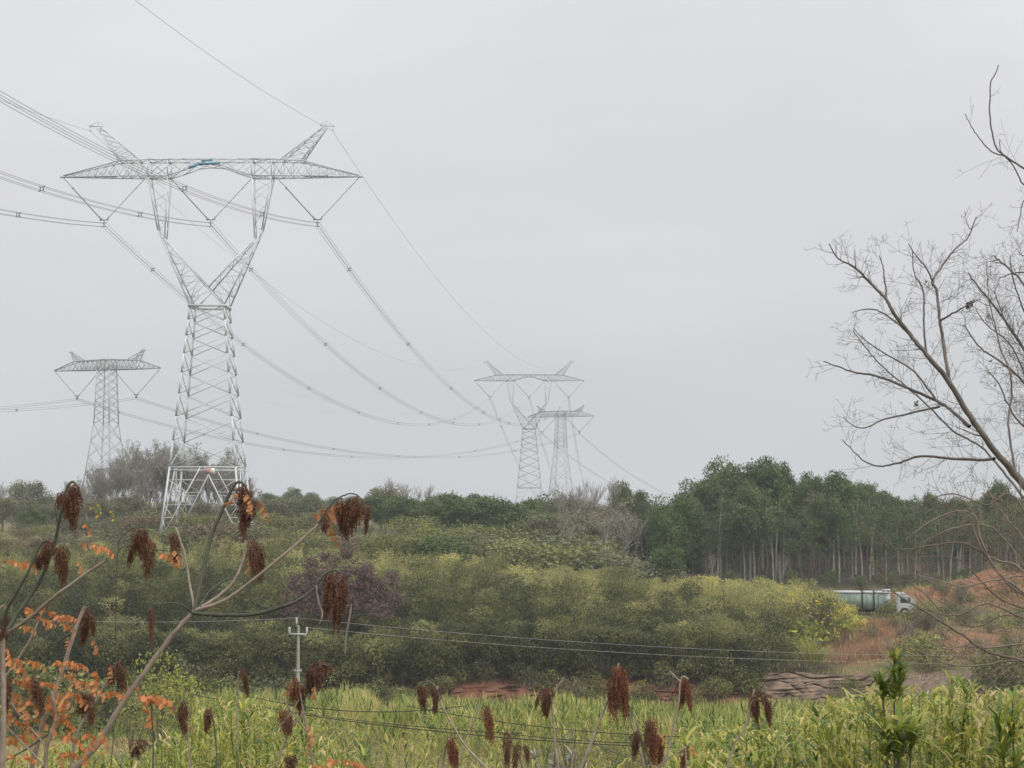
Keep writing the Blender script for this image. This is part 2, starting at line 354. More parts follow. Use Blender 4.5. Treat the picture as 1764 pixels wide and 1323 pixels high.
def ac_tower(loc, rz, label, thick=1.0, wsec=0.07, sm='steel'):
    T = empty('transmission_tower', loc, rz); z0 = float(loc[2])
    tag(T, label, 'pylon', 'glass shaped pylons of the three phase line')
    Z = lambda z: z - z0        # z given relative to the camera height
    k = thick; st = M[sm]
    zb, z1, z2 = Z(-4.6) - 0.6, Z(3.8), Z(23.2)
    hb, h1, h2 = 4.9, 3.9, 2.05
    # splayed lower legs: a four-sided slim lattice for each foot
    for ix, iy in ((-1, -1), (1, -1), (1, 1), (-1, 1)):
        g = G(); foot = np.array((ix * hb, iy * hb, zb)); top = np.array((ix * h1, iy * h1, z1))
        bar(g, foot, top, 0.21 * k)
        inx = np.array((ix * 0.25, iy * h1, z1)); iny = np.array((ix * h1, iy * 0.25, z1))
        for inn in (inx, iny):
            f2 = foot + (inn - foot) * 0.02
            bar(g, f2, inn, 0.12 * k)
            for q in range(1, 6):
                t = q / 6.0; pa = foot + (top - foot) * t; pb = foot + (inn - foot) * t
                bar(g, pa, pb, wsec * k)
                t2 = (q + 1) / 6.0
                if q < 5: bar(g, pb, foot + (top - foot) * t2, wsec * k)
        a_ = foot + (inx - foot) * 0.62; b_ = foot + (iny - foot) * 0.62; bar(g, a_, b_, wsec * k)
        box(g, (ix * hb, iy * hb, zb + 0.1), (1.0, 1.0, 0.6), 0.2)
        g.build('leg', st, T)
    g = G()
    A, B = sq(h1, h1, z1), sq(h2, h2, z2)
    [bar(g, A[i], A[(i + 1) % 4], 0.12 * k) for i in range(4)]
    lo = A - (0, 0, 0.35); [bar(g, lo[i], lo[(i + 1) % 4], 0.09 * k) for i in range(4)]
    ts = np.array([0, 0.16, 0.31, 0.45, 0.58, 0.70, 0.81, 0.91, 1.0])
    for q in range(len(ts) - 1):
        S0 = A + (B - A) * ts[q]; S1 = A + (B - A) * ts[q + 1]
        lat(g, S0, S1, 1, 0.20 * k, 0.085 * k, False, ws=.05 * k)
    bar(g, A[0], A[2], 0.08 * k); bar(g, A[1], A[3], 0.08 * k)
    g.build('body', st, T)
    g = G(); C = sq(h2 + 0.15, h2 + 0.15, z2)
    for i in range(4): bar(g, C[i], C[(i + 1) % 4], 0.22 * k, 0.3 * k)
    g.build('waist_ring', st, T)
    zx = Z(25.4); zk = Z(32.0); zt = Z(39.0); ztop = Z(41.1)
    for sx in (-1, 1):
        g = G()
        # lower arm of the cup
        A = np.array([(sx * h2, -h2, z2), (sx * 0.05, -h2 + .35, zx), (sx * 0.05, h2 - .35, zx), (sx * h2, h2, z2)])
        B = np.array([(sx * 6.3, -.7, zk + 0.5), (sx * 5.45, -.7, zk - 0.5), (sx * 5.45, .7, zk - 0.5), (sx * 6.3, .7, zk + 0.5)])
        lat(g, A, B, 7, 0.15 * k, 0.06 * k, True, x=False)
        bar(g, (sx * 0.05, -h2 + .35, zx), (-sx * h2, -h2, z2), 0.15 * k); bar(g, (sx * 0.05, h2 - .35, zx), (-sx * h2, h2, z2), 0.15 * k)
        C2 = np.array([(sx * 7.5, -1.25, zt), (sx * 5.1, -1.25, zt), (sx * 5.1, 1.25, zt), (sx * 7.5, 1.25, zt)])
        lat(g, B, C2, 5, 0.13 * k, 0.045 * k, False, x=False)
        g.build('cup_arm', st, T)
    # cross beam: centre with arched lower chord, box ends, tapering arms
    g = G(); hy = 1.25; zl = Z(39.1)
    def sec(x, zlow, zhigh, hy): return np.array([(x, -hy, zlow), (x, -hy, zhigh), (x, hy, zhigh), (x, hy, zlow)])
    zh = ztop
    cs = [sec(x, z, zh, hy) for x, z in ((-5.1, zl), (-3.4, zl + 0.55), (-1.5, zl + 1.25), (0, zl + 1.35), (1.5, zl + 1.25), (3.4, zl + 0.55), (5.1, zl))]
    for a, b in zip(cs[:-1], cs[1:]): lat(g, a, b, 1, 0.13 * k, 0.055 * k, False, x=True)
    g.build('centre_beam', st, T)
    for sx in (-1, 1):
        g = G()
        lat(g, sec(sx * 5.1, zl, zh, hy), sec(sx * 7.5, zl, zh, hy), 1, 0.17 * k, 0.09 * k)
        for q in (5.1, 7.5):
            s_ = sec(sx * q, zl, zh, hy); [bar(g, s_[i], s_[(i + 1) % 4], 0.12 * k) for i in range(4)]
        lat(g, sec(sx * 7.5, zl, zh, hy), sec(sx * 11.1, zl, zh - 0.12, 0.95), 3, 0.12 * k, 0.055 * k)
        lat(g, sec(sx * 11.1, zl, zh - 0.12, 0.95), sec(sx * 18.1, zl + 0.02, zl + 0.16, 0.08), 7, 0.12 * k, 0.05 * k)
        box(g, (sx * 18.15, 0, zl + 0.05), (0.5, 0.3, 0.28))
        g.build('side_arm', st, T)
        g = G()
        zp = Z(45.3)
        A = np.array([(sx * 8.6, -1.1, zh), (sx * 11.1, -0.95, zh - .1), (sx * 11.1, 0.95, zh - .1), (sx * 8.6, 1.1, zh)])
        B = np.array([(sx * 13.6, -.12, zp), (sx * 14.1, -.12, zp - .15), (sx * 14.1, .12, zp - .15), (sx * 13.6, .12, zp)])
        lat(g, A, B, 6, 0.12 * k, 0.055 * k, False)
        bar(g, (sx * 13.2, 0, zp + .1), (sx * 15.0, 0, zp + .05), 0.14 * k); bar(g, (sx * 13.9, 0, zp), (sx * 13.9, 0, zp + .7), 0.09 * k)
        bar(g, (sx * 14.9, 0, zp), (sx * 14.75, 0, zp - .6), 0.09 * k)
        bar(g, (sx * 13.2, 0, zp + .1), (sx * 13.9, 0, zp + .7), 0.07 * k); bar(g, (sx * 15, 0, zp + .05), (sx * 13.9, 0, zp + .7), 0.07 * k)
        g.build('earth_wire_peak', st, T)
    ztip = Z(33.7)
    for x0, x1 in ((-18.0, -13.0), (-8.0, -13.0), (-5.0, 0), (5.0, 0), (8.0, 13.0), (18.0, 13.0)):
        dk = x0 < x1
        insulator('insulator_string', (x0, 0, zl - 0.1), (x1 + (-.28 if dk else .28), 0, ztip + 0.15), 0.10 * k if dk else 0.055 * k, T, 0.24)
    for x1 in (-13, 0, 13):
        g = G()
        bar(g, (x1 - .42, 0, ztip + .15), (x1 + .42, 0, ztip + .15), 0.10 * k); bar(g, (x1, 0, ztip + .2), (x1, 0, ztip - .65), 0.10 * k)
        bar(g, (x1 - .3, 0, ztip - .2), (x1 + .3, 0, ztip - .2), 0.09 * k); bar(g, (x1 - .3, 0, ztip - .65), (x1 + .3, 0, ztip - .65), 0.09 * k)
        bar(g, (x1 - .5, 0, ztip + .15), (x1 - .5, 0, ztip + .6), .08 * k); bar(g, (x1 + .5, 0, ztip + .15), (x1 + .5, 0, ztip + .6), .08 * k)
        g.build('yoke_plate', M['insul'], T)
    return T, Z, zl, zh

AC1 = np.array((-36.6, 223.0, 0)); AC2 = np.array((5.7, 612.0, 0))
AC1[2] = H(AC1[0], AC1[1]); AC2[2] = H(AC2[0], AC2[1])
dir12 = unit((AC2 - AC1) * (1, 1, 0)); rz12 = -math.radians(0.6)     # the cross arms stand square to the view, the line itself runs a little to the right
T1, Zf, zl_, zh_ = ac_tower(AC1, rz12, 'large nearest steel lattice pylon with glass shaped head, rising above the bamboo on the left')
for seg in (((-2.3, -1.33, zl_ + 1.0), (-0.9, -1.33, zl_ + 1.42)), ((-0.9, -1.33, zl_ + 1.42), (1.0, -1.33, zl_ + 1.42)), ((-2.6, -1.33, zl_ + .85), (-1.2, -1.33, zl_ + 1.6)), ((-1.2, -1.33, zl_ + 1.75), (0.8, -1.33, zl_ + 1.75))):
    pass
g = G()
bar(g, (-2.5, -1.36, zl_ + 0.88), (-1.4, -1.36, zl_ + 1.33), 0.1, 0.32); bar(g, (-1.4, -1.36, zl_ + 1.36), (1.3, -1.36, zl_ + 1.5), 0.1, 0.22); bar(g, (-1.0, -1.36, zl_ + 1.75), (0.4, -1.36, zl_ + 1.8), 0.1, 0.2)
g.build('blue_rail', M['blue'], T1)
for sx, a_, b_ in ((-1, 11.4, 14.1), (1, 11.6, 14.3)):
    g = G(); bar(g, (sx * a_, -0.98 + .3, zl_), (sx * b_, -0.6, zl_), 0.1, 0.2); g.build('blue_rail', M['blue'], T1)
g = G(); box(g, (0.7, -4.12, Zf(3.3)), (0.6, 0.05, 0.65)); sp_ = g.build('warning_plate', M['red'], T1)
g = G(); box(g, (1.25, -4.12, Zf(3.3)), (0.5, 0.05, 0.7)); g.build('number_plate', M['signwhite'], T1)
T2, _, _, _ = ac_tower(AC2, rz12, 'distant faint lattice pylon with glass shaped head above the middle treeline', thick=1.1, wsec=0.05, sm='steel_dc')

def dc_tower(loc, rz, zc, label, thick=1.0):
    T = empty('transmission_tower', loc, rz); z0 = float(loc[2]); Z = lambda z: z - z0
    tag(T, label, 'pylon', 'T shaped pylons of the two pole line'); st = M['steel_dc']; k = thick
    zlow = Z(zc); zhi = zlow + 2.55; h = 1.75
    g = G()
    A, Bm, C = sq(5.0, 5.0, -0.3), sq(2.2, 2.2, zlow - 13.5), sq(h, h, zlow)
    lat(g, A, Bm, 6, .2 * k, .085 * k, False); lat(g, Bm, C, 7, .18 * k, .08 * k, False); lat(g, C, sq(h, h, zhi), 1, .2 * k, .12 * k, True)
    g.build('body', st, T)
    for sx in (-1, 1):
        g = G()
        def sec(x, a, b, hy): return np.array([(sx * x, -hy, a), (sx * x, -hy, b), (sx * x, hy, b), (sx * x, hy, a)])
        lat(g, sec(0.01, zlow, zhi, h), sec(9.0, zlow, zhi - .35, 1.3), 7, .17 * k, .09 * k, True)
        lat(g, sec(9.0, zlow, zhi - .35, 1.3), sec(15.2, zlow, zlow + .2, .1), 4, .16 * k, .08 * k, False)
        g.build('cross_arm', st, T)
        g = G()
        A2 = np.array([(sx * 6.6, -1.3, zhi - .2), (sx * 8.8, -1.3, zhi - .35), (sx * 8.8, 1.3, zhi - .35), (sx * 6.6, 1.3, zhi - .2)])
        B2 = np.array([(sx * 10.2, -.1, zhi + 2.1), (sx * 10.6, -.1, zhi + 2.0), (sx * 10.6, .1, zhi + 2.0), (sx * 10.2, .1, zhi + 2.1)])
        lat(g, A2, B2, 3, .13 * k, .07 * k, False)
        bar(g, (sx * 9.8, 0, zhi + 2.2), (sx * 11.1, 0, zhi + 2.15), .2 * k)
        g.build('earth_wire_peak', st, T)
        for x0 in (1.9, 15.1):
            x1 = 8.5 + (.4 if x0 > 8 else -.4)
            insulator('insulator_string', (sx * x0, 0, zlow - .1), (sx * x1, 0, zlow - 6.3), 0.10 * k, T, .06)
        g = G(); bar(g, (sx * 8.0, 0, zlow - 6.4), (sx * 9.0, 0, zlow - 6.4), .2 * k); bar(g, (sx * 8.5, 0, zlow - 6.4), (sx * 8.5, 0, zlow - 7.3), .35 * k)
        g.build('yoke_plate', M['insul'], T)
    return T
DC1 = P(182, 800, 460.0); DC2 = P(966, 800, 800.0)
DC1[2] = H(DC1[0], DC1[1]); DC2[2] = H(DC2[0], DC2[1])
dirD = unit((DC2 - DC1) * (1, 1, 0)); rzD = -math.atan2(dirD[0], dirD[1])
zc1, zc2 = PZ(637, 460), PZ(718, 800)
dc_tower(DC1, rzD, zc1, 'T shaped grey lattice pylon far off on the left beyond the bare trees', 1.0)
dc_tower(DC2, rzD, zc2, 'small faint T shaped lattice pylon beside the distant glass shaped pylon', 1.15)

# ------------------------------------------------------------------ overhead lines
def lateral(d): return np.array((d[1], -d[0], 0.0))
def run(points_fn, name, label, cat, group, offs, r, spacer_at, matn='wire', spw=0.08):
    """points_fn() -> Nx3 centre line; offs: sub-conductor offsets (lateral, z)"""
    C = points_fn
    d = unit(np.gradient(C, axis=0) * (1, 1, 0)); lt = np.stack([d[:, 1], -d[:, 0], 0 * d[:, 0]], -1)
    root = empty(name, C[0]); tag(root, label, cat, group); o0 = np.array(C[0])
    for a, b in offs:
        g = G(); pts = C + lt * a; pts[:, 2] += b; tube(g, pts - o0, r, 4); g.build('wire', M[matn], root)
    arc = np.concatenate(([0], np.cumsum(np.linalg.norm(np.diff(C, axis=0), axis=1))))
    for s in spacer_at:
        if s > arc[-1]: continue
        c = np.array([np.interp(s, arc, C[:, k]) for k in range(3)]); l_ = np.array([np.interp(s, arc, lt[:, k]) for k in range(3)])
        g = G(); q = [c + l_ * a + np.array((0, 0, b)) for a, b in ((-.24, -.24), (.24, -.24), (.24, .24), (-.24, .24))]
        inn = [c + (x - c) * 0.62 for x in q]
        for i in range(4): bar(g, inn[i] - o0, inn[(i + 1) % 4] - o0, spw); bar(g, inn[i] - o0, c + (q[i] - c) * 1.15 - o0, spw)
        g.build('spacer', M['insul'], root)
    return root
def para(p0, p1, sag, n):
    t = np.linspace(0, 1, n)[:, None]; C = p0 + (p1 - p0) * t; C[:, 2] -= (4 * sag * t * (1 - t))[:, 0]; return C
QUAD = [(-.225, -.225), (.225, -.225), (.225, .225), (-.225, .225)]
l12 = np.array((math.cos(rz12), math.sin(rz12), 0.0))
names = {-13: 'left', 0: 'middle', 13: 'right'}
for off in (-13, 0, 13):
    zt = 33.7 - 0.45
    a1 = AC1 + l12 * off; a1[2] = zt; a2 = AC2 + l12 * off; a2[2] = zt + 0.3
    s = np.linspace(300, 0, 50)[:, None]; back = a1 - dir12 * s; back[:, 2] = zt - .127 * s[:, 0] + .00065 * s[:, 0] ** 2
    mid = para(a1, a2, 15.8, 60)
    d3 = unit(np.array((0.057, 1, 0))); s2 = np.linspace(0, 400, 30)[:, None]; fwd = a2 + d3 * s2; fwd[:, 2] = a2[2] - .125 * s2[:, 0] + .0001 * s2[:, 0] ** 2
    C = np.concatenate([back[:-1], mid[:-1], fwd])
    base = 300.6
    sps = [base - 106, base - 62, base - 30, base + 9] if False else [base - q for q in (104, 55, 26)] + [base + q for q in (22, 70, 118, 166, 214, 262, 310, 360)] + [base + 395 + q for q in (60, 130)]
    run(C, 'conductor_bundle', names[off] + ' four wire conductor bundle hung from the V strings of the big glass shaped pylon', 'power line', 'conductor bundles of the three phase line', QUAD, 0.024, sps)
for off, nm in ((-14.75, 'left'), (14.75, 'right')):
    a1 = AC1 + l12 * off; a1[2] = 44.75; a2 = AC2 + l12 * off; a2[2] = 44.75
    s = np.linspace(300, 0, 40)[:, None]; back = a1 - dir12 * s; back[:, 2] = a1[2] - .095 * s[:, 0] + .00042 * s[:, 0] ** 2
    C = np.concatenate([back[:-1], para(a1, a2, 11.5, 50)]); g = G(); tube(g, C - C[0], 0.022, 4)
    o = g.build('earth_wire', M['wire']); o.location = C[0]
    tag(o, 'single thin earth wire running over the %s peak of the big glass shaped pylon' % nm, 'power line', 'earth wires of the three phase line')
lD = lateral(dirD)
for off, nm in ((-8.5, 'left'), (8.5, 'right')):
    a1 = DC1 + lD * off; a1[2] = zc1 - 7.2; a2 = DC2 + lD * off; a2[2] = zc2 - 7.2
    s = np.linspace(120, 0, 20)[:, None]; back = a1 - dirD * s; back[:, 2] = a1[2] - .13 * s[:, 0] + .0005 * s[:, 0] ** 2
    s2 = np.linspace(0, 150, 16)[:, None]; fwd = a2 + dirD * s2; fwd[:, 2] = a2[2] - .25 * s2[:, 0] + .0005 * s2[:, 0] ** 2
    C = np.concatenate([back[:-1], para(a1, a2, 12.5, 60)[:-1], fwd])
    run(C, 'conductor_bundle', nm + ' conductor bundle sagging low between the two T shaped pylons', 'power line', 'conductor bundles of the two pole line', QUAD, 0.034, [70, 140, 185, 235, 285, 340, 400, 450], spw=.14)
    a1 = DC1 + lD * off * 10.9 / 8.5; a1[2] = zc1 + 4.6; a2 = DC2 + lD * off * 10.9 / 8.5; a2[2] = zc2 + 4.6
    C = para(a1, a2, 10, 40); g = G(); tube(g, C - C[0], 0.014, 3); o = g.build('earth_wire', M['wire']); o.location = C[0]
    tag(o, 'very faint %s earth wire between the peaks of the T shaped pylons' % nm, 'power line', 'earth wires of the two pole line')

# small distribution pole
pl = P(513.5, 1160, 120.0); pl[2] = H(pl[0], pl[1])
ptop = PZ(1077, 120) - pl[2]
pole = empty('utility_pole', pl); tag(pole, 'small concrete pole with three white insulators in front of the bamboo', 'utility pole')
g = G(); tube(g, [(0, 0, -.5), (0, 0, ptop * .5), (0, 0, ptop)], [.14, .12, .085], 10); g.build('post', M['concrete'], pole, True)
g = G(); zc_ = PZ(1092, 120) - pl[2]; bar(g, (-.56, -.13, zc_), (.56, -.13, zc_), .09); g.build('cross_bar', M['porcelain'], pole)
g = G(); bar(g, (-.1, -.1, ptop - .1), (-.1, -.1, ptop + .12), .05); bar(g, (-.16, -.1, ptop - .06), (.08, -.1, ptop - .06), .05); g.build('top_bracket', M['concrete'], pole)
for x, zz in ((-.56, zc_ + .05), (.56, zc_ + .05), (-.1, ptop + .1)):
    g = G(); tube(g, [(x, -.13, zz), (x, -.13, zz + .06), (x, -.13, zz + .12), (x, -.13, zz + .2), (x, -.13, zz + .28), (x, -.13, zz + .36), (x, -.13, zz + .40)], [.04, .085, .06, .085, .06, .08, .02], 10); g.build('insulator', M['porcelain'], pole, True)
g = G(); zs = PZ(1155, 120) - pl[2]; tube(g, [(0, 0, zs - .05), (0, 0, zs + .05)], [.15, .15], 8); [tube(g, [(sx * .2, -.05, zs - .05), (sx * .2, -.05, zs + .1)], [.05, .05], 6) for sx in (-1, 1)]; g.build('clamp', M['porcelain'], pole)
def single(name, label, cat, group, p0, p1, sag, r, matn, n=40):
    C = para(np.asarray(p0, float), np.asarray(p1, float), sag, n); g = G(); tube(g, C - C[0], r, 4); o = g.build(name, M[matn]); o.location = C[0]; tag(o, label, cat, group)
    return o
pins = [pl + (.56, -.13, zc_ + .42), pl + (-.1, -.13, ptop + .48)]
single('overhead_wire', 'thin pale wire running right from the cross bar of the small concrete pole', 'wire', 'wires of the small pole line', pins[0], P(1640, 1143, 128), 0.5, .011, 'concrete')
single('overhead_wire', 'thin dark wire running right from the top insulator of the small concrete pole', 'wire', 'wires of the small pole line', pins[1], P(1700, 1130, 132), 0.6, .010, 'wire')
single('overhead_wire', 'thin dark wire running left from the small concrete pole', 'wire', 'wires of the small pole line', pins[1], P(-60, 1062, 112), 0.3, .010, 'wire')
for i, (a, b, sag, lab) in enumerate((
        (P(330, 1196, 48), P(900, 1264, 42), 0.15, 'black cable sloping down across the left half of the reeds, upper one'),
        (P(430, 1200, 47), P(800, 1216, 46), 0.25, 'black cable nearly level behind the sumac heads in the left half'),
        (P(700, 1216, 44), P(1500, 1262, 40), 0.35, 'thin black cable crossing the reeds in the middle, highest one there'),
        (P(500, 1228, 43), P(1500, 1292, 38), 0.25, 'black cable crossing the reeds just below the middle seed heads'),
        (P(860, 1262, 42), P(1520, 1248, 38), 0.30, 'black cable curving across the right half of the reeds'),
        (P(1000, 1268, 38), P(1130, 1320, 30), 0.05, 'short black cable dropping to the lower middle edge'))):
    single('cable', lab, 'cable', 'black cables over the reeds', a, b, sag, .0085 + .002 * (i % 2), 'cable')

# ------------------------------------------------------------------ plants: templates
def branch(rng, g, p, d, L, r, depth, maxd, spread=0.6, upw=0.15, sides=4, tips=None, kids=(3, 5), wob=0.12, minr=0.006, tint=0.5, lenf=(0.5, 0.75), start=0.3):
    n = 5 if depth < 2 else 4
    pts = [np.array(p, float)]; dd = np.array(d, float)
    for k in range(n):
        dd = dd + rng.normal(size=3) * wob; dd[2] += upw * 0.5; dd /= np.linalg.norm(dd); pts.append(pts[-1] + dd * L / n)
    pts = np.array(pts); rr = np.linspace(r, max(r * 0.5, minr), n + 1)
    tube(g, pts, rr, max(3, sides - depth), tint + rng.uniform(-.3, .3))
    if depth >= maxd:
        if tips is not None: tips.append(pts[-1])
        return
    nk = rng.integers(kids[0], kids[1] + 1)
    for k in range(nk):
        t = 1.0 if k == 0 else rng.uniform(start, 0.95)
        i = min(int(t * n), n - 1); q = pts[i] + (pts[i + 1] - pts[i]) * (t * n - i)
        base = unit(pts[i + 1] - pts[i]); side = unit(rng.normal(size=3)); side = unit(side - base * side.dot(base))
        nd = unit(base + side * spread * rng.uniform(.5, 1.2) * (0.6 if k == 0 else 1) + np.array((0, 0, upw)))
        branch(rng, g, q, nd, L * rng.uniform(*lenf), max(rr[i] * 0.62, minr), depth + 1, maxd, spread, upw, sides, tips, kids, wob, minr, tint, lenf, start)

def leafcloud(rng, g, blobs, n, size, aspect=0.6, tintw=0.5, shell=0.55, droop=0.0):
    """blobs: (cx,cy,cz,rx,ry,rz); leaves spread through each blob"""
    for b in blobs:
        c = np.array(b[:3]); R = np.array(b[3:6]); m = max(8, int(n * (R[0] * R[2]) ** 0.9)) if n > 0 else -n
        dv = rdir(m, rng, 0.15); rad = (shell + (1 - shell) * rng.random(m)) * (1 + 0.12 * rng.normal(size=m))
        pos = c + dv * R * rad[:, None]
        nr = unit(dv + rng.normal(size=(m, 3)) * 0.6); ax = rdir(m, rng); ax[:, 2] -= droop
        bt = 0.5 + rng.normal() * tintw * 0.35
        leaves(g, pos, ax, nr, size * rng.uniform(.6, 1.3, m), size * aspect * rng.uniform(.7, 1.2, m), np.clip(bt + rng.normal(size=m) * .16, 0.02, .98))

def tmpl_broad(seed, h=10.0, cw=7.0, bot=0.25, nb=46, leaf=0.30, dens=190, m='green', flat=0.8):
    rng = np.random.default_rng(seed); gt = G(); gl = G()
    tube(gt, [(0, 0, -.4), (0.1, 0, h * .2), (0.15, .1, h * .45), (0, 0, h * .7)], [.26, .2, .15, .07], 6)
    zc = h * (1 + bot) / 2; rz_ = h * (1 - bot) / 2
    blobs = []
    for k in range(nb):
        v = rdir(1, rng, 0.2)[0]; q = rng.uniform(.45, .86)
        c = np.array((0, 0, zc)) + v * np.array((cw / 2, cw / 2, rz_)) * q
        r = rng.uniform(.13, .23) * cw; blobs.append((*c, r, r, r * flat))
        if k < 9: tube(gt, [(0, 0, h * rng.uniform(.25, .5)), (c + (0, 0, h * .35)) * .5, c], [.09, .06, .03], 4)
    leafcloud(rng, gl, blobs, dens, leaf)
    return [('trunk', gt.mesh('trunk', M['bark'])), ('crown', gl.mesh('crown', M[m]))], h
def tmpl_tall(seed, h=15.0, m='forest', cb=0.5, cw=3.0, lean=0.75):
    rng = np.random.default_rng(seed); gt = G(); gl = G()
    lx, ly = rng.normal(size=2) * lean
    tp = lambda t: np.array((lx * t * t, ly * t * t, h * t))
    tube(gt, [tp(t) - (0, 0, .3 if t == 0 else 0) for t in np.linspace(0, .96, 7)], np.linspace(.13, .04, 7), 6, rng.uniform(0, 1) ** 1.5)
    blobs = []
    for k in range(22):
        t = rng.uniform(cb, 1.0); rr = cw / 2 * (0.55 + 0.6 * math.sin(PI * min(1, (t - cb) / (1 - cb) * .85 + .1)))
        a = rng.uniform(0, 2 * PI); c = tp(t) + np.array((math.cos(a), math.sin(a), 0)) * rr * rng.uniform(.2, .9)
        r = rng.uniform(.45, .95); blobs.append((*c, r, r, r * .75))
        if k < 14: tube(gt, [tp(t) - (0, 0, .5), c], [.035, .015], 3, .5)
    for k in range(rng.integers(2, 7)):      # dead side twigs on the bare stem
        t = rng.uniform(.25, cb); a = rng.uniform(0, 2 * PI); tube(gt, [tp(t), tp(t) + np.array((math.cos(a) * .9, math.sin(a) * .9, .35))], [.025, .01], 3, .4)
    leafcloud(rng, gl, blobs, 150, 0.26)
    return [('trunk', gt.mesh('trunk', M['pale_bark'])), ('crown', gl.mesh('crown', M[m]))], h
def tmpl_bare(seed, h=10.0, tufts=0, m='twig', spread=.55, maxd=4, leafm=None, kids=(3, 4), minr=.012):
    rng = np.random.default_rng(seed); g = G(); tips = []
    branch(rng, g, (0, 0, -.3), (0, 0, 1), h * .42, .16, 0, maxd, spread, .25, 6, tips, kids, .1, minr, .5, (.55, .8), .35)
    zmax = max(p[:, 2].max() for p in g.v)
    parts = [('trunk', g.mesh('trunk', M[m]))]
    if tufts:
        gl = G(); tips = np.array(tips); sel = tips[rng.random(len(tips)) < .75]
        for q in sel:
            c = q + rng.normal(size=(tufts, 3)) * .16
            leaves(gl, c, rdir(tufts, rng, -.3), rdir(tufts, rng), rng.uniform(.12, .3, tufts), rng.uniform(.08, .16, tufts), np.clip(rng.normal(.5, .2, tufts), 0, 1))
        parts.append(('crown', gl.mesh('crown', M[leafm or 'tuft'])))
    return parts, zmax
def tmpl_shrub(seed, m='bush', w=3.0, h=2.4, leaf=.2, nb=16, dens=170, twig=True, droop=0.0, aspect=.55):
    rng = np.random.default_rng(seed); gl = G(); gt = G(); blobs = []
    for k in range(nb):
        a = rng.uniform(0, 2 * PI); q = math.sqrt(rng.random()) * .75; t = rng.uniform(.2, .82)
        f = math.sqrt(max(.05, 1 - (t * 1.0) ** 2.2))
        c = np.array((math.cos(a) * q * w / 2 * f, math.sin(a) * q * w / 2 * f, h * t)); r = rng.uniform(.16, .26) * w
        blobs.append((*c, r, r, min(r * .8, h * .3)))
        if twig: tube(gt, [(c[0] * .2, c[1] * .2, -.1), c * (.6, .6, .6), c + (0, 0, r * .3)], [.022, .014, .006], 4)
    leafcloud(rng, gl, blobs, dens, leaf, aspect, droop=droop)
    return [('stem', gt.mesh('stem', M['bark'])), ('foliage', gl.mesh('foliage', M[m]))], h

def place(tm, name, label, cat, group, u, Y, vtop=None, h=None, wide=1.0, rz=None, x=None):
    parts, th = tm
    xx = (P(u, 860, Y)[0] if x is None else x); zb = float(H(xx, Y))
    if vtop is not None: h = PZ(vtop, Y) - zb
    s = max(h, 0.3) / th
    T = empty(name, (xx, Y, zb), random.uniform(0, 2 * PI) if rz is None else rz, (s * wide, s * wide, s))
    tag(T, label, cat, group)
    for n_, me in parts: link(bpy.data.objects.new(n_, me), T)
    return T

SKY = lambda u: float(np.interp(u, [1100, 1125, 1150, 1185, 1210, 1235, 1262, 1290, 1315, 1345, 1370, 1400, 1425, 1450, 1480, 1505, 1530, 1560, 1600, 1640, 1680, 1720, 1764, 1850],
                                [880, 862, 850, 836, 822, 800, 793, 800, 788, 798, 826, 812, 826, 812, 818, 822, 842, 846, 838, 848, 838, 826, 842, 840]))
tall = [tmpl_tall(100 + i, 15, 'forest', cb) for i, cb in enumerate((.36, .45, .52, .42, .58))]
tallg = [tmpl_tall(120 + i, 15, 'green', cb, 3.6) for i, cb in enumerate((.25, .38))]
tallb = [tmpl_tall(130, 15, 'brownleaf', .4)]
broad = [tmpl_broad(140 + i, m=mm) for i, mm in enumerate(('green', 'forest', 'green'))]
broadf = [tmpl_broad(150 + i, m='forest', bot=.35) for i in range(2)]
lowb = [tmpl_broad(155 + i, m=('green', 'forest')[i], bot=.03, nb=60, flat=1.0) for i in range(2)]
mid = [tmpl_broad(160 + i, m='midgreen', bot=.12, h=8, cw=7, flat=.7) for i in range(2)]
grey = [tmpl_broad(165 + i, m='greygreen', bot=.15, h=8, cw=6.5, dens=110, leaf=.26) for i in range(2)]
bare = [tmpl_bare(170 + i, 10, maxd=5, minr=.014) for i in range(2)]
baret = [tmpl_bare(175 + i, 10, tufts=3, maxd=5, spread=.5, minr=.016) for i in range(3)]
bareb = [tmpl_bare(180 + i, 10, tufts=3, maxd=4, leafm='brownleaf', spread=.75) for i in range(2)]
# deep rows of the wood
rf = random.Random(5)
TALL_L = 'slim tall tree with a pale bare stem in the dark wood on the right'
for Y, step, dv in ((330, 26, 40), (316, 26, 30), (303, 24, 6), (290, 24, 10), (277, 24, 12), (266, 20, 18), (256, 24, 24), (248, 24, 30), (241, 23, 36)):
    u = 1118 + rf.uniform(0, 10)
    while u < 1830:
        if Y >= 277:
            place(rf.choice(lowb if Y >= 290 else broad + broadf), 'broadleaf_tree', 'dark leafy tree deep in the wood on the right', 'tree', 'leafy trees at the back of the right wood', u, Y, SKY(u) + dv + rf.uniform(-2, 16), wide=.72)
        else:
            if Y < 250 and u < 1180: u += step; continue
            vt = SKY(u) + dv + rf.uniform(-8, 34) + (18 if 1180 < u < 1400 else 0)
            place(rf.choice(tall + tallg + tallg + tallb[:rf.random() < .4]), 'tall_tree', TALL_L, 'tree', 'slim tall trees of the right wood', u, Y, vt, wide=rf.uniform(1.1, 1.7))
        u += step * rf.uniform(.6, 1.4)
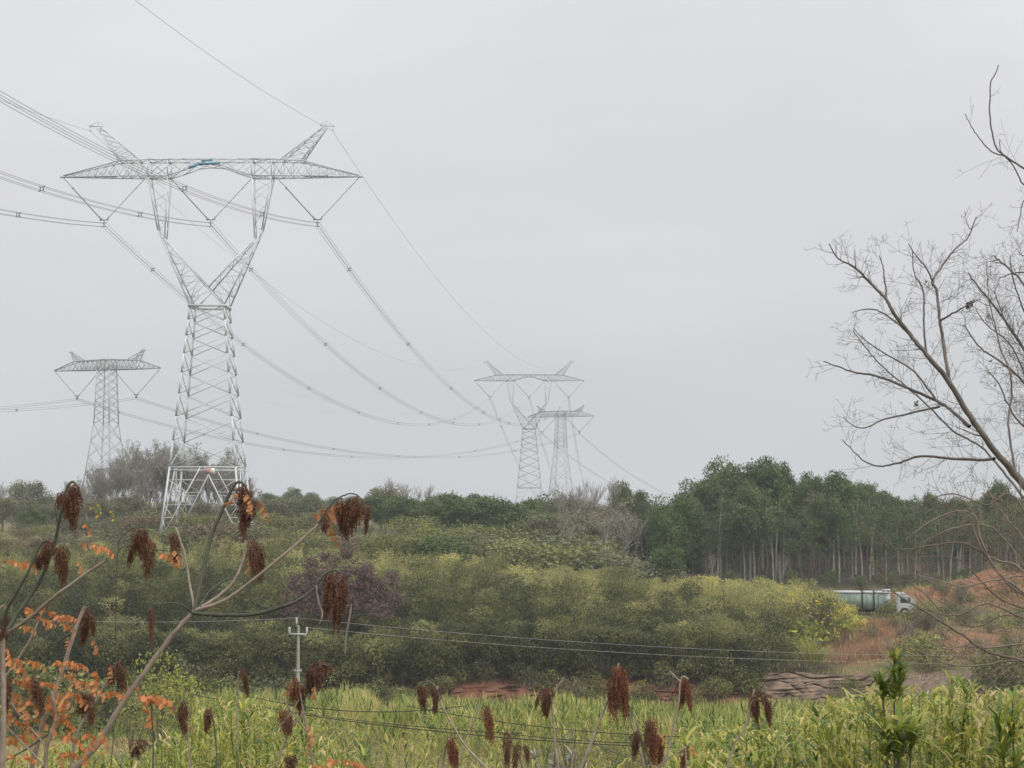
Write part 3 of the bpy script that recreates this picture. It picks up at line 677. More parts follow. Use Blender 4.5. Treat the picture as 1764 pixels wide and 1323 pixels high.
# emergent crowns on the skyline of the wood
for u, Y, vt, wd, lab in ((1250, 262, 791, .72, 'round topped tree standing highest on the left part of the wood'), (1310, 264, 787, .75, 'tallest round crown on the wood skyline'),
                          (1345, 268, 796, .5, 'small round crown right of the tallest crown of the wood'), (1195, 262, 828, .8, 'dark round crown at the left edge of the wood'),
                          (1445, 262, 811, .75, 'broad dark crown rising in the middle of the wood skyline'), (1395, 264, 813, .5, 'brownish narrow crown between the two high parts of the wood'),
                          (1722, 258, 826, .65, 'rounded crown of the wood behind the bare branches at the right edge'), (1072, 300, 829, .62, 'dark round headed tree standing left of the wood'),
                          (1105, 292, 848, .5, 'small dark tree between the round headed tree and the wood')):
    place(rf.choice(broadf + broad), 'broadleaf_tree', lab, 'tree', None, u, Y, vt, wide=wd)
for u, Y, vt, wd, lab in ((1122, 246, 866, .9, 'low crowned dark tree at the left corner of the wood'), (1150, 241, 862, .8, 'leafy tree with foliage to the ground at the left edge of the wood'), (1182, 244, 850, .8, 'leafy tree stepping up towards the high part of the wood'),
                          (1290, 240, 842, .7, 'mid green rounded tree in front of the highest part of the wood'), (1420, 243, 850, .6, 'rounded tree in front of the stems right of the highest crowns')):
    place(rf.choice(lowb) if u < 1200 else rf.choice(broadf), 'broadleaf_tree', lab, 'tree', None, u, Y, vt, wide=wd)
# undergrowth at the foot of the wood
under = [tmpl_shrub(200 + i, mm, 3, 2.2) for i, mm in enumerate(('green', 'greygreen', 'forest'))]
for k in range(26):
    u = 1160 + k * 25 + rf.uniform(-8, 8)
    place(rf.choice(under), 'shrub', 'low dark shrub at the foot of the tall stems of the wood', 'shrub', 'undergrowth shrubs of the wood', u, rf.uniform(228, 240), h=rf.uniform(.8, 2.4))
# middle distance treeline, left to right: (template, u, Y, vtop, wide, label)
Ltree = [
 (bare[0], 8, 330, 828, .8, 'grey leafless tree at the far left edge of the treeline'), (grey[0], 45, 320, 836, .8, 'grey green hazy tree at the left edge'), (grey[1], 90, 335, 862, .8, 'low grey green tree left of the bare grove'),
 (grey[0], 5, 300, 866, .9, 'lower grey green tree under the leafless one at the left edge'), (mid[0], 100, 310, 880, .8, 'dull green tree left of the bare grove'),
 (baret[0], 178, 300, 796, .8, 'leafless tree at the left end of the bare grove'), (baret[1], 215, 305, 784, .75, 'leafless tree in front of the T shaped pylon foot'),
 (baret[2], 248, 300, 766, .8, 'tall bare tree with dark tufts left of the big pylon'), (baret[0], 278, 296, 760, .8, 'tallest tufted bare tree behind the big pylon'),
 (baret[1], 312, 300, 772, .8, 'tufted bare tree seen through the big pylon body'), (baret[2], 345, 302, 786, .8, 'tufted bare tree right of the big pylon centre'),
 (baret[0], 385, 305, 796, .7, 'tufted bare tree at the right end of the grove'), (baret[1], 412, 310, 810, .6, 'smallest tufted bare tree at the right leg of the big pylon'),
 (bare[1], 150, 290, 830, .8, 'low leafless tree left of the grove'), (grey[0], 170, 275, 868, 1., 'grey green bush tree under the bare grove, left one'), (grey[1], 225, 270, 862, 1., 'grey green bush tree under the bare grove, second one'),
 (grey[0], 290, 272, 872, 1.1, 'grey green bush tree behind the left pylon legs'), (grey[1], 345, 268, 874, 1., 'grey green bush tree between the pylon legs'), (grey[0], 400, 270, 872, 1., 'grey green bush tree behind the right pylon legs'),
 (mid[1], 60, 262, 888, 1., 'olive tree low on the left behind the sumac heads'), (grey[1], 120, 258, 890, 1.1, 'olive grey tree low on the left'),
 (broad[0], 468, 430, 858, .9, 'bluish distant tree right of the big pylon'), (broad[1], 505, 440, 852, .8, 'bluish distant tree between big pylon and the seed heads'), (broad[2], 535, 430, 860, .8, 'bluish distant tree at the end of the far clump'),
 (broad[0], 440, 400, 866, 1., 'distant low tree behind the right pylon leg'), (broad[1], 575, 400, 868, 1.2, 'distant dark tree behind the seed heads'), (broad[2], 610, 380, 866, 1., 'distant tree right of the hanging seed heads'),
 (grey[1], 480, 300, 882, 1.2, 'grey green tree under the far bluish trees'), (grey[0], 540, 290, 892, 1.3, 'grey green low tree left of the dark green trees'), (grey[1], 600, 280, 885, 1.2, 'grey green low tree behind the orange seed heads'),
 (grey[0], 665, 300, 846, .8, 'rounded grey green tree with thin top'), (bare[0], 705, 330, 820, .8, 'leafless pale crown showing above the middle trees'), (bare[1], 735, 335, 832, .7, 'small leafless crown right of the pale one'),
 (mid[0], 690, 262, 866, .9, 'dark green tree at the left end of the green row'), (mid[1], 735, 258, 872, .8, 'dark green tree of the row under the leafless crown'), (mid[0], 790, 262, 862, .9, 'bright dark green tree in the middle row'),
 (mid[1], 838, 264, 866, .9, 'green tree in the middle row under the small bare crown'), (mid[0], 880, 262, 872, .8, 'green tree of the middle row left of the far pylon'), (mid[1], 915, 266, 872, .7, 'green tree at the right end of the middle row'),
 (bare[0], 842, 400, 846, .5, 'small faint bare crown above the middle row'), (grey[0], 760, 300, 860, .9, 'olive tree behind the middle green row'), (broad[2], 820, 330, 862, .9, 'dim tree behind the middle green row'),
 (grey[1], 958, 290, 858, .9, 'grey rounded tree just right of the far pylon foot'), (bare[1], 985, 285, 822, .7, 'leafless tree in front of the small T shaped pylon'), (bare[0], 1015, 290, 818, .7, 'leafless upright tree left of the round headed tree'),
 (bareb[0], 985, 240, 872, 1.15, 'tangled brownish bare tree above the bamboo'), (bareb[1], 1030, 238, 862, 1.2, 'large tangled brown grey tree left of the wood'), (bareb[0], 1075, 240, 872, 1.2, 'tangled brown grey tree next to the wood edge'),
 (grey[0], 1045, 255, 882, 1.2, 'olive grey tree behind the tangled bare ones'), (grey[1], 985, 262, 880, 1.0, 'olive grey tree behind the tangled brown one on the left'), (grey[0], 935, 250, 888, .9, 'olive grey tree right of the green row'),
 (bareb[1], 1105, 243, 890, 1.0, 'brown twiggy tree at the foot of the wood edge'),
 (mid[0], 1148, 214, 938, .62, 'bright green bushy tree standing at the left foot of the wood'), (bareb[0], 1226, 214, 948, .7, 'pinkish dry twiggy tree in front of the dark stems'),
 (bareb[1], 1345, 220, 950, .4, 'small brown dry tree among the pale stems'), (bareb[1], 555, 222, 905, .8, 'reddish brown dry tree behind the orange seed heads'),
]
TOPB0 = lambda u: np.interp(u, [-80, 0, 150, 230, 300, 360, 420, 480, 520, 600, 680, 800, 900, 1000, 1100, 1150, 1250], [925, 925, 925, 908, 905, 905, 910, 915, 922, 922, 925, 928, 940, 950, 970, 985, 985])
for tm, u, Y, vt, wd, lab in Ltree:
    nm = 'bare_tree' if tm in bare + baret + bareb else 'broadleaf_tree'
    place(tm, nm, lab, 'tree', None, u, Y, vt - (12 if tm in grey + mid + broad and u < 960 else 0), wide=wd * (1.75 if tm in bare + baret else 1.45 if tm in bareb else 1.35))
rt = random.Random(15)
for k in range(34):
    place(rt.choice(baret), 'bare_tree', 'leafless tree in the bare grove around the foot of the big pylon', 'tree', 'leafless trees of the grove by the pylon', 140 + k * 8.8 + rt.uniform(-6, 6), rt.uniform(285, 325), float(np.interp(140 + k * 8.8, [140, 200, 260, 300, 360, 400, 440], [818, 778, 752, 752, 768, 782, 810])) + rt.uniform(-4, 24), wide=1.15)
hedge = [tmpl_shrub(210 + i, mm, 4, 2.6, dens=190, leaf=.15, nb=26) for i, mm in enumerate(('greygreen', 'bush', 'greygreen', 'midgreen', 'brownleaf', 'bush'))]
for Y, vb, st in ((214, 925, 44), (228, 911, 50), (248, 898, 56)):
    u = -70
    while u < 1170 - (Y - 214) * .6:
        dark = 640 < u < 960
        place(rt.choice(hedge[:3] + hedge[4:5] if not dark else hedge[1:4]), 'shrub', 'bushy scrub growing between the bamboo and the middle treeline', 'shrub', 'scrub behind the bamboo', u, Y, float(TOPB0(u)) + (vb - 925) + rt.uniform(-10, 8), wide=1.75)
        u += st * rt.uniform(.7, 1.3)
for k in range(34):
    u = -50 + k * 35 + rt.uniform(-10, 10); Y = rt.uniform(285, 330)
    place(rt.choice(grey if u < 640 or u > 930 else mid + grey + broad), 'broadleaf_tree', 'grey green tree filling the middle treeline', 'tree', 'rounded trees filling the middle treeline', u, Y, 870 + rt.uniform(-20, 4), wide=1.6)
for k, (u, Y, vt) in enumerate(((730, 238, 895), (755, 240, 903))):
    place(tmpl_shrub(230 + k, 'yellowgreen', 3, 3.2, dens=60, leaf=.26), 'small_tree', 'thin yellow green tree in front of the dark green row' + (', lower right one' if k else ''), 'tree', None, u, Y, vt, wide=.8)

# ------------------------------------------------------------------ bamboo thicket on the far bank
TOPB = lambda u: np.interp(u, [-80, 0, 150, 230, 300, 360, 420, 480, 520, 600, 680, 800, 900, 1000, 1100, 1150, 1250, 1350, 1400, 1440, 1462, 1480],
                           [925, 925, 925, 908, 900, 902, 908, 915, 925, 925, 930, 934, 950, 962, 985, 1000, 986, 996, 1008, 1028, 1050, 1075])
def bamboo():
    g = G(); gs = G(); rng = np.random.default_rng(31)
    cells = {}; made = 0; tries = 0
    while made < 720 and tries < 12000:
        tries += 1
        u = rng.uniform(-70, 1466); ymin = 153.0 + 14 * float(sstep(1290, 1400, u)) + 8 * float(sstep(1400, 1460, u))
        Y = ymin + (202 - ymin) * rng.random() ** .95;
        if made < 130: u = -70 + made * 10.9 + rng.uniform(-4, 4); ymin = 151.2 + 15 * float(sstep(1290, 1400, u)); Y = ymin + rng.uniform(0, 2.5)
        x = (u - 882) / F_PX * Y
        dmin = 2.15 if Y < 187 else 1.3; key = (int(x // 2), int(Y // 2)); near_ = [q for a in (-1, 0, 1) for b in (-1, 0, 1) for q in cells.get((key[0] + a, key[1] + b), [])]
        if made >= 130 and any((q[0] - x) ** 2 + (q[1] - Y) ** 2 < dmin ** 2 for q in near_): continue
        cells.setdefault(key, []).append((x, Y)); made += 1
        zb = float(H(x, Y)); vt = float(TOPB(u)) + abs(rng.normal()) * 15 - 6
        if 478 < u < 706 and Y < 168: vt = max(vt, 1082 + rng.uniform(0, 25))
        h = max(1.0, min(rng.uniform(4.0, 7.2) * (1 - .3 * (Y < 160)), PZ(vt, Y) - zb))
        back = float(sstep(164, 190, Y)); right = float(sstep(1150, 1400, u))
        pt = .15 + .32 * back + .36 * right * back - .07 * (1 - float(sstep(300, 700, u))) + rng.normal() * .09 + .08 * float(vnoise(x, Y, .07, 40)) + (.20 if rng.random() < .22 else -.03)
        if Y < 187:      # rounded leaf masses, one above the other, on the slope facing the valley
            for k in range(int(rng.integers(6, 10))):
                a = rng.uniform(0, 2 * PI); zf = rng.uniform(.12, .92) if k else .9; rr = 1.25 * math.sqrt(max(.1, 1 - zf ** 2)) + .15
                R_ = rng.uniform(.55, 1.15); c0 = np.array((x + math.cos(a) * rr, Y + math.sin(a) * rr, zb + h * zf)); m = int(260 * R_ ** 1.5)
                dv = rdir(m, rng, .35); pos = c0 + dv * np.array((R_, R_, R_ * .62)) * (.62 + .38 * rng.random(m))[:, None] * (1 + .18 * rng.normal(size=m))[:, None]
                ax = dv * .7 + rng.normal(size=(m, 3)) * .45; ax[:, 2] -= .25
                q = pt + rng.normal() * .07 + (.14 if rng.random() < .12 else 0)
                leaves(g, pos, ax, unit(dv + (0, 0, .5) + rng.normal(size=(m, 3)) * .5), rng.uniform(.15, .34, m), rng.uniform(.05, .10, m), np.clip(q + rng.normal(size=m) * .06, .01, .99))
            for k in range(4):
                a = rng.uniform(0, 2 * PI); e = np.array((math.cos(a), math.sin(a), 0)) * rng.uniform(.3, 1.0)
                tube(gs, [(x, Y, zb - .1), (x + e[0] * .3, Y + e[1] * .3, zb + h * .5), (x + e[0], Y + e[1], zb + h * .9)], [.035, .028, .012], 3, .5)
            if Y < 164: continue
        nc = int(rng.integers(11, 16)); ro = h * rng.uniform(.20, .34) + .3
        for k in range(nc):
            a = rng.uniform(0, 2 * PI); hh = h * rng.uniform(.45, 1.0); out = ro * rng.uniform(.15, 1.0) * (1.35 - .6 * hh / h)
            dirn = np.array((math.cos(a), math.sin(a), 0)); m = 84
            t = rng.uniform(.25, 1, m) ** .8
            # culm rises, then arches out and nods at the tip
            cx_ = out * t ** 2.2; cz_ = hh * (t - .16 * t ** 5); rad = (.12 + .42 * np.sin(PI * np.clip(t * .95, 0, 1))) * (.5 + .16 * h * .5) + (.25 if Y < 172 else 0)
            dv = rdir(m, rng); pos = np.array((x, Y, zb)) + dirn * cx_[:, None] + np.array((0, 0, 1)) * cz_[:, None] + dv * (rad * rng.random(m) ** .5)[:, None] * np.array((1, 1, .8))
            ax = dv + dirn * .5 + rng.normal(size=(m, 3)) * .3; ax[:, 2] -= .15
            leaves(g, pos, ax, rdir(m, rng, 1.2), rng.uniform(.15, .32, m), rng.uniform(.045, .085, m), np.clip(pt + rng.normal() * .06 + rng.normal(size=m) * .055, .01, .99))
            if False: tube(gs, [(x, Y, zb - .1), (x + dirn[0] * out * .2, Y + dirn[1] * out * .2, zb + hh * .5), (x + dirn[0] * out * .8, Y + dirn[1] * out * .8, zb + hh * .82)], [.03, .024, .01], 3, .5)
    o = g.build('bamboo_thicket', M['bamboo']); o['kind'] = 'stuff'
    tag(o, 'olive green bamboo thicket covering the far bank', 'bamboo')
    link(bpy.data.objects.new('stems', gs.mesh('stems', M['stem_d'])), o)
bamboo()

# purple brown domed tree in the thicket
def dome():
    rng = np.random.default_rng(50); gt = G(); gl = G(); blobs = []
    W = 5.5; Hh = 8.6
    for k in range(170):
        a = rng.uniform(0, 2 * PI); q = math.sqrt(rng.random()) * .9; zt = Hh - 6.2 + 5.6 * math.sqrt(max(0, 1 - q * q)) * rng.uniform(.25, 1.0)
        c = np.array((math.cos(a) * q * W, math.sin(a) * q * W * .8, zt)); r = rng.uniform(.5, .85); blobs.append((*c, r, r, r * .7))
        if k < 30: tube(gt, [(0, 0, 2.2), (c * .5 + (0, 0, 1.6)), c], [.07, .05, .02], 4, rng.uniform(.3, .9))
    for k in range(3): tube(gt, [(k * .25 - .2, 0, -.3), (k * .35 - .3, .1, 1.5), (0, 0, 2.6)], [.11, .09, .07], 5, .7)
    leafcloud(rng, gl, blobs, 320, .2, shell=.3)
    T = empty('broadleaf_tree', (P(590, 900, 163)[0], 163, float(H(P(590, 900, 163)[0], 163)))); tag(T, 'purple brown domed tree standing out of the bamboo near the small pole', 'tree')
    s = (PZ(936, 163) - T.location.z) / Hh; T.scale = (s, s, s)
    gt.build('trunk', M['pink'] and M['bark'], T); gl.build('crown', M['purple'], T)
dome()
place(tmpl_shrub(62, 'pink', 3, 2.4, dens=110, leaf=.16), 'shrub', 'pinkish leafed shrub below the purple domed tree', 'shrub', None, 642, 157.5, h=3.0, wide=1.1)

# shrubs over the bank edge
bsh = [tmpl_shrub(70 + i, mm, 3, 2.2, dens=190, leaf=.17) for i, mm in enumerate(('bush', 'bush', 'bush', 'greygreen', 'bush'))]
rb = random.Random(9)
u = -60
while u < 1300:
    p_skip = 0.0 if u < 765 or 880 < u < 980 or 1030 < u < 1290 else 0.65
    if rb.random() > p_skip:
        Yb = rb.uniform(147.5, 149.5) if u < 640 else rb.uniform(147.6, 150.6)
        place(rb.choice(bsh), 'shrub', 'leafy green shrub hanging on the edge of the earth bank below the bamboo', 'shrub', 'shrubs along the edge of the earth bank', u, Yb, h=rb.uniform(1.6, 3.0) * (1.15 if u < 640 else .8), wide=1.25)
    u += rb.uniform(18, 34)
for k in range(26):
    place(rb.choice(bsh), 'shrub', 'leafy green shrub hanging on the edge of the earth bank below the bamboo', 'shrub', 'shrubs along the edge of the earth bank', -60 + k * 31 + rb.uniform(-9, 9), rb.uniform(144, 147), h=rb.uniform(1.8, 3.0) if k < 21 else 1.5)
place(tmpl_shrub(80, 'yellow', 2.0, 3.0, dens=60, leaf=.2), 'shrub', 'small bright yellow leafed shrub at the foot of the bamboo right of the small pole', 'shrub', None, 668, 151.5, h=1.7, wide=.8)

# right end of the thicket
place(tmpl_shrub(81, 'yellowflower', 3.4, 2.2, dens=26, leaf=.10), 'shrub', 'bush sprinkled with yellow flowers at the right end of the bamboo', 'shrub', None, 1385, 167, vtop=1012, wide=1.25)
place(tmpl_shrub(82, 'yellowgreen', 2.2, 2.0, dens=90, leaf=.26, nb=12), 'shrub', 'broad leafed yellow green shrub above the drooping grass clump', 'shrub', None, 1388, 162, vtop=1052, wide=.95)
place(tmpl_shrub(83, 'yellowgreen', 2.2, 1.6, dens=60, leaf=.2, nb=10), 'shrub', 'small yellow green shrub where the bamboo ends beside the dry pink grass', 'shrub', None, 1452, 168, vtop=1042, wide=.8)
g = G(); rng = np.random.default_rng(84); n = 420
c = np.stack([rng.normal(size=n) * .55, rng.normal(size=n) * .4, rng.uniform(0, .5, n)], -1); d = np.stack([c[:, 0] * .7, c[:, 1] * .5, np.ones(n)], -1)
blades(g, c, d, rng.uniform(1.5, 2.6, n), .045, rng.uniform(.35, .75, n), np.clip(rng.normal(.55, .22, n), 0, 1), 3)
gx = P(1395, 900, 157)[0]; o = g.build('grass_clump', M['reed']); o.location = (gx, 157, float(H(gx, 157)) + .4); tag(o, 'clump of long drooping grass on the bank at the right end of the bamboo', 'grass clump')
def scatter_blades(name, m, n, ur, yr, hr, wd, seed, label, tint=(.5, .2), dens_fn=None, dr=(.15, .5), tip=.3, segs=2):
    rng = np.random.default_rng(seed); Y = rng.uniform(*yr, n); u = rng.uniform(*ur, n); x = (u - 882) / F_PX * Y
    keep = np.ones(n, bool) if dens_fn is None else rng.random(n) < dens_fn(u, Y, x)
    Y, u, x = Y[keep], u[keep], x[keep]; n = len(Y)
    c = np.stack([x, Y, H(x, Y) - .03], -1); d = np.stack([rng.normal(size=n) * tip, rng.normal(size=n) * tip, np.ones(n)], -1)
    g = G(); cl = vnoise(x, Y, .5, seed + 1) * .12
    blades(g, c, d, rng.uniform(*hr, n), wd * rng.uniform(.6, 1.4, n), rng.uniform(*dr, n), np.clip(rng.normal(tint[0], tint[1], n) + cl, 0, 1), segs)
    o = g.build(name, M[m]); tag(o, label, 'grass', kind='stuff'); return o
scatter_blades('pink_dry_grass', 'pink', 15000, (1405, 1560), (160, 182), (.5, 1.1), .035, 90, 'dry reddish pink grass on the slope right of the bamboo', dens_fn=lambda u, Y, x: sstep(1405, 1440, u) * (1 - sstep(1520, 1560, u)))
scatter_blades('bank_grass', 'dry', 9000, (1180, 1800), (149.5, 176), (.25, .7), .04, 91, 'dry tufts of grass on the rocky bank', tint=(.45, .25), dens_fn=lambda u, Y, x: np.clip(.35 + .8 * vnoise(x, Y, .25, 5), 0, 1))
scatter_blades('slope_grass', 'reed', 22000, (1440, 1900), (176, 226), (.3, .8), .05, 92, 'rough grass around the red earth mound', tint=(.35, .25), dens_fn=lambda u, Y, x: np.clip(.45 + .9 * vnoise(x, Y, .12, 6), 0, 1))

# scrub around the track and the mound
scr = [tmpl_shrub(300 + i, mm, 3, 2.0, dens=130, leaf=.17) for i, mm in enumerate(('bush', 'greygreen', 'brownleaf', 'brownleaf', 'greygreen'))]
for k in range(74):
    u = rb.uniform(1470, 1830); Y = rb.uniform(156, 218)
    if 186 < Y < 204 and u < 1600: Y = 178
    place(rb.choice(scr), 'shrub', 'brownish green scrub bush on the slope below the red earth mound', 'shrub', 'scrub bushes on the right slope', u, Y, h=rb.uniform(.8, 1.9) * (.8 if u < 1570 and Y > 172 else 1.1))
for u, Y, vt, wd, tm, lab in ((1585, 158, 1078, 1.3, tmpl_shrub(310, 'yellowgreen', 3, 1.7, dens=90, leaf=.15), 'yellow green flowering bush on the slope under the bare branches'),
                              (1600, 155, 1092, 1.3, scr[0], 'dark bush just below the yellow green flowering bush'), (1542, 183, 1030, 1.2, bsh[0], 'olive bush hiding the lower front of the lorry'),
                              (1518, 183, 1041, 1.2, bsh[3], 'brown bush hiding the lorry wheels'), (1462, 183, 1045, .9, bsh[1], 'low green bush below the rear of the lorry'),
                              (1720, 150, 1110, 1.2, bsh[2], 'dark green bush low at the right edge above the bamboo grass'), (1672, 149, 1130, 1.1, bsh[0], 'green bush left of the dark one at the right edge'),
                              (1760, 148, 1130, 1.2, bsh[1], 'green bush cut by the right edge'), (1572, 183, 1036, .9, scr[0], 'olive scrub hiding the lower front wheel of the lorry cab'), (1655, 200, 1000, .8, scr[3], 'brown bush on top of the red earth mound'), (1740, 215, 985, .9, scr[1], 'olive bush behind the red earth mound')):
    place(tm, 'shrub', lab, 'shrub', None, u, Y, vt, wide=wd)

for k in range(16):
    place(rb.choice(bareb), 'shrub', 'leafless brown twiggy bush on the slope under the tangled branches', 'shrub', 'leafless bushes on the right slope', rb.uniform(1500, 1800), rb.uniform(158, 205) if k % 2 else rb.uniform(152, 170), h=rb.uniform(1.6, 3.2), wide=1.3)
# sandstone ledges of the bank
def ledge(u, v, Y, w_, h_, seed, label):
    rng = np.random.default_rng(seed); nu, nv = 40, 16
    th = np.linspace(0, 2 * PI, nu, endpoint=False); ph = np.linspace(-PI / 2, PI / 2, nv)
    T_, Ph = np.meshgrid(th, ph)
    f = lambda a: np.sign(a) * np.abs(a) ** .55
    X = f(np.cos(Ph)) * f(np.cos(T_)) * w_ / 2; Yy = f(np.cos(Ph)) * f(np.sin(T_)) * 1.3; Z = f(np.sin(Ph)) * h_ / 2
    nz_ = vnoise(X * 1.5 + seed, Z * 5 + Yy, .5, seed) * .16 + vnoise(X * 3, Z * 9 + Yy, .8, seed + 1) * .05
    Yy = Yy * (1 + nz_ * .8); X = X * (1 + nz_ * .5); Z = Z * (1 + nz_ * .6) + .10 * vnoise(X, Yy, .18, seed + 2)
    V = np.stack([X, Yy, Z], -1).reshape(-1, 3); i = np.arange(nv - 1)[:, None] * nu; j = np.arange(nu)[None]; k = (j + 1) % nu
    g = G(); g.add(V, np.stack([i + j, i + k, i + nu + k, i + nu + j], -1).reshape(-1, 4), .4 + .3 * rng.random())
    o = g.build('rock_ledge', M['rock'], smooth=True); o.location = P(u, v, Y); tag(o, label, 'rock', 'sandstone ledges of the bank')
def strata(name, m, label, x0, x1, z0, z1, seed, amp, yb0, yb1, freq=1.5):
    nx_, nz_ = 220, 90; X, T_ = np.meshgrid(np.linspace(x0, x1, nx_), np.linspace(0, 1, nz_))
    Z = z0 + (z1 - z0) * T_; Z = Z + .25 * vnoise(X, 0 * X, .08, seed) * T_
    ph = Z * freq + 1.0 * vnoise(X, Z * 1.5, .06, seed + 1) + .45 * vnoise(X, Z * 2, .22, seed + 2); fr = ph - np.floor(ph); cell = np.sin(np.floor(ph) * 12.9 + 3) * .5
    Y = yb0 + (yb1 - yb0) * T_ - amp * (np.clip(1 - np.abs(2 * fr - 1) ** 5, 0, 1) + cell * .6) - .40 * vnoise(X, Z * 2, .2, seed + 3) - .16 * vnoise(X * .3, Z * 3, .8, seed + 4) - .05 * vnoise(X, Z * 2, 1.2, seed + 6)
    e = 1 - sstep(0, 2.0, X - x0) * sstep(0, 2.0, x1 - X); Y = Y + 2.6 * e; Z = Z - .9 * e
    V = np.stack([X, Y, Z], -1); bk = V[-1:].copy(); bk[..., 1] += 3; bk[..., 2] -= .4; V = np.concatenate([V, bk]).reshape(-1, 3)
    i = np.arange(nz_)[:, None] * nx_; j = np.arange(nx_ - 1)[None]
    g = G(); Fq = np.stack([i + j, i + j + 1, i + j + nx_ + 1, i + j + nx_], -1).reshape(-1, 4); tn = np.clip(.5 + .5 * cell[:, :-1], 0, 1); tn = np.concatenate([tn[:-1], tn[-1:], tn[-1:]])[:nz_].ravel(); g.add(V, Fq, tn)
    o = g.build(name, M[m], smooth=False); tag(o, label, 'rock')
strata('rock_bank', 'rock', 'layered grey brown sandstone bank above the gully on the right', 18.0, 31.5, -17.9, -14.1, 5, .5, 147.0, 152.2, 1.5)
strata('earth_bank', 'redsoil', 'bare brick red earth bank under the bamboo', -6.5, 20.0, -17.9, -15.1, 15, .35, 147.2, 151.2, 1.5)
for k in range(15):
    place(rb.choice(scr + bareb[:1]), 'shrub', 'small dry bush rooted among the layered sandstone of the bank', 'shrub', 'dry bushes on the sandstone bank', rb.uniform(1290, 1500), rb.uniform(147.6, 151.5), h=rb.uniform(.7, 1.5), wide=1.5)
g = G(); a = P(1370, 1183, 148.3); b = P(1416, 1172, 148.3); tube(g, [a - a, (b - a) * .5 + (0, 0, -.03), b - a], [.05, .06, .045], 6); o = g.build('fallen_pole', M['pale_bark']); o.location = a; tag(o, 'pale fallen pole lying on the sandstone ledges', 'pole')

# ------------------------------------------------------------------ lorry by the wood
def lorry():
    Y = 191.0; p0 = P(1437, 1040, Y); p1 = P(1576, 1046, Y); x0, x1 = p0[0], p1[0]; L = x1 - x0
    zt = PZ(1019, Y); zb = zt - 2.55
    T = empty('lorry', ((x0 + x1) / 2, Y, zb), math.radians(-7)); tag(T, 'parked lorry with green tarpaulin load box and pale cab in front of the wood', 'lorry')
    A = -L / 2; cb = A + 5.35; ht = 2.55
    g = G(); box(g, ((A + cb) / 2, 0, 1.62), (5.3, 2.2, 1.68)); 
    for k in range(9): bar(g, (A + .3 + k * .6, -1.13, .8), (A + .3 + k * .6, -1.13, 2.42), .05, .05, .9)
    g.build('load_box', M['truckgreen'], T)
    g = G(); 
    for a_, b_ in ((A, A + 2.75), (A + 2.95, A + 3.95), (A + 4.1, A + 5.35)): box(g, ((a_ + b_) / 2, 0, ht - .04), (b_ - a_, 2.32, .16))
    g.build('top_rail', M['white'], T)
    for xx in (A + 2.85, A + 4.02):
        g = G(); box(g, (xx, -1.16, 1.65), (.14, .06, 1.9)); box(g, (xx, 0, 2.56), (.14, 2.3, .1)); g.build('strap', M['black'], T)
    g = G(); box(g, (0, 0, .62), (L - .6, .9, .25)); g.build('chassis', M['black'], T)
    g = G(); x_ = L / 2; pr = [(x_ - 2.0, .5), (x_ - .02, .5), (x_, 1.3), (x_ - .25, 1.85), (x_ - 1.15, 2.45), (x_ - 2.0, 2.45)]
    V = [(a_, -1.05, z) for a_, z in pr] + [(a_, 1.05, z) for a_, z in pr]; n = len(pr)
    g.add(V, [(i, (i + 1) % n, (i + 1) % n + n, i + n) for i in range(n)]); g.add(V, [tuple(range(n))[::-1]]); g.add(V, [tuple(range(n, 2 * n))])
    cab = g.build('cab', M['white'], T)
    g = G(); V = [(x_ - .28, -.95, 1.93), (x_ - .28, .95, 1.93), (x_ - 1.08, .95, 2.42), (x_ - 1.08, -.95, 2.42)]; g.add(np.array(V) + (.02, 0, .03), [(0, 1, 2, 3)]); g.build('windscreen', M['glass'], cab)
    g = G(); box(g, (x_ - 1.1, -1.06, 1.75), (1.0, .03, .55)); g.build('side_window', M['glass'], cab)
    g = G(); box(g, (x_ - 2.9, 0, 2.72), (1.0, .9, .16)); box(g, (x_ - 2.9, 0, 2.45), (.9, .8, .14)); box(g, (x_ - 2.9, 0, 1.6), (.7, .7, 1.6)); g.build('air_intake', M['white'], T)
    for xx in (A + .9, A + 2.1, x_ - 1.2):
        for sy in (-1, 1):
            g = G(); an = np.linspace(0, 2 * PI, 17)[:-1]
            V = [(xx + r * math.cos(a_), sy * y_, .5 + r * math.sin(a_)) for y_, r in ((.78, .0), (.78, .5), (1.06, .5), (1.06, .28), (1.02, 0.0)) for a_ in an]
            Fq = [(r * 16 + i, r * 16 + (i + 1) % 16, (r + 1) * 16 + (i + 1) % 16, (r + 1) * 16 + i) for r in range(4) for i in range(16)]
            g.add(V, Fq); g.build('wheel', M['black'], T)
lorry()

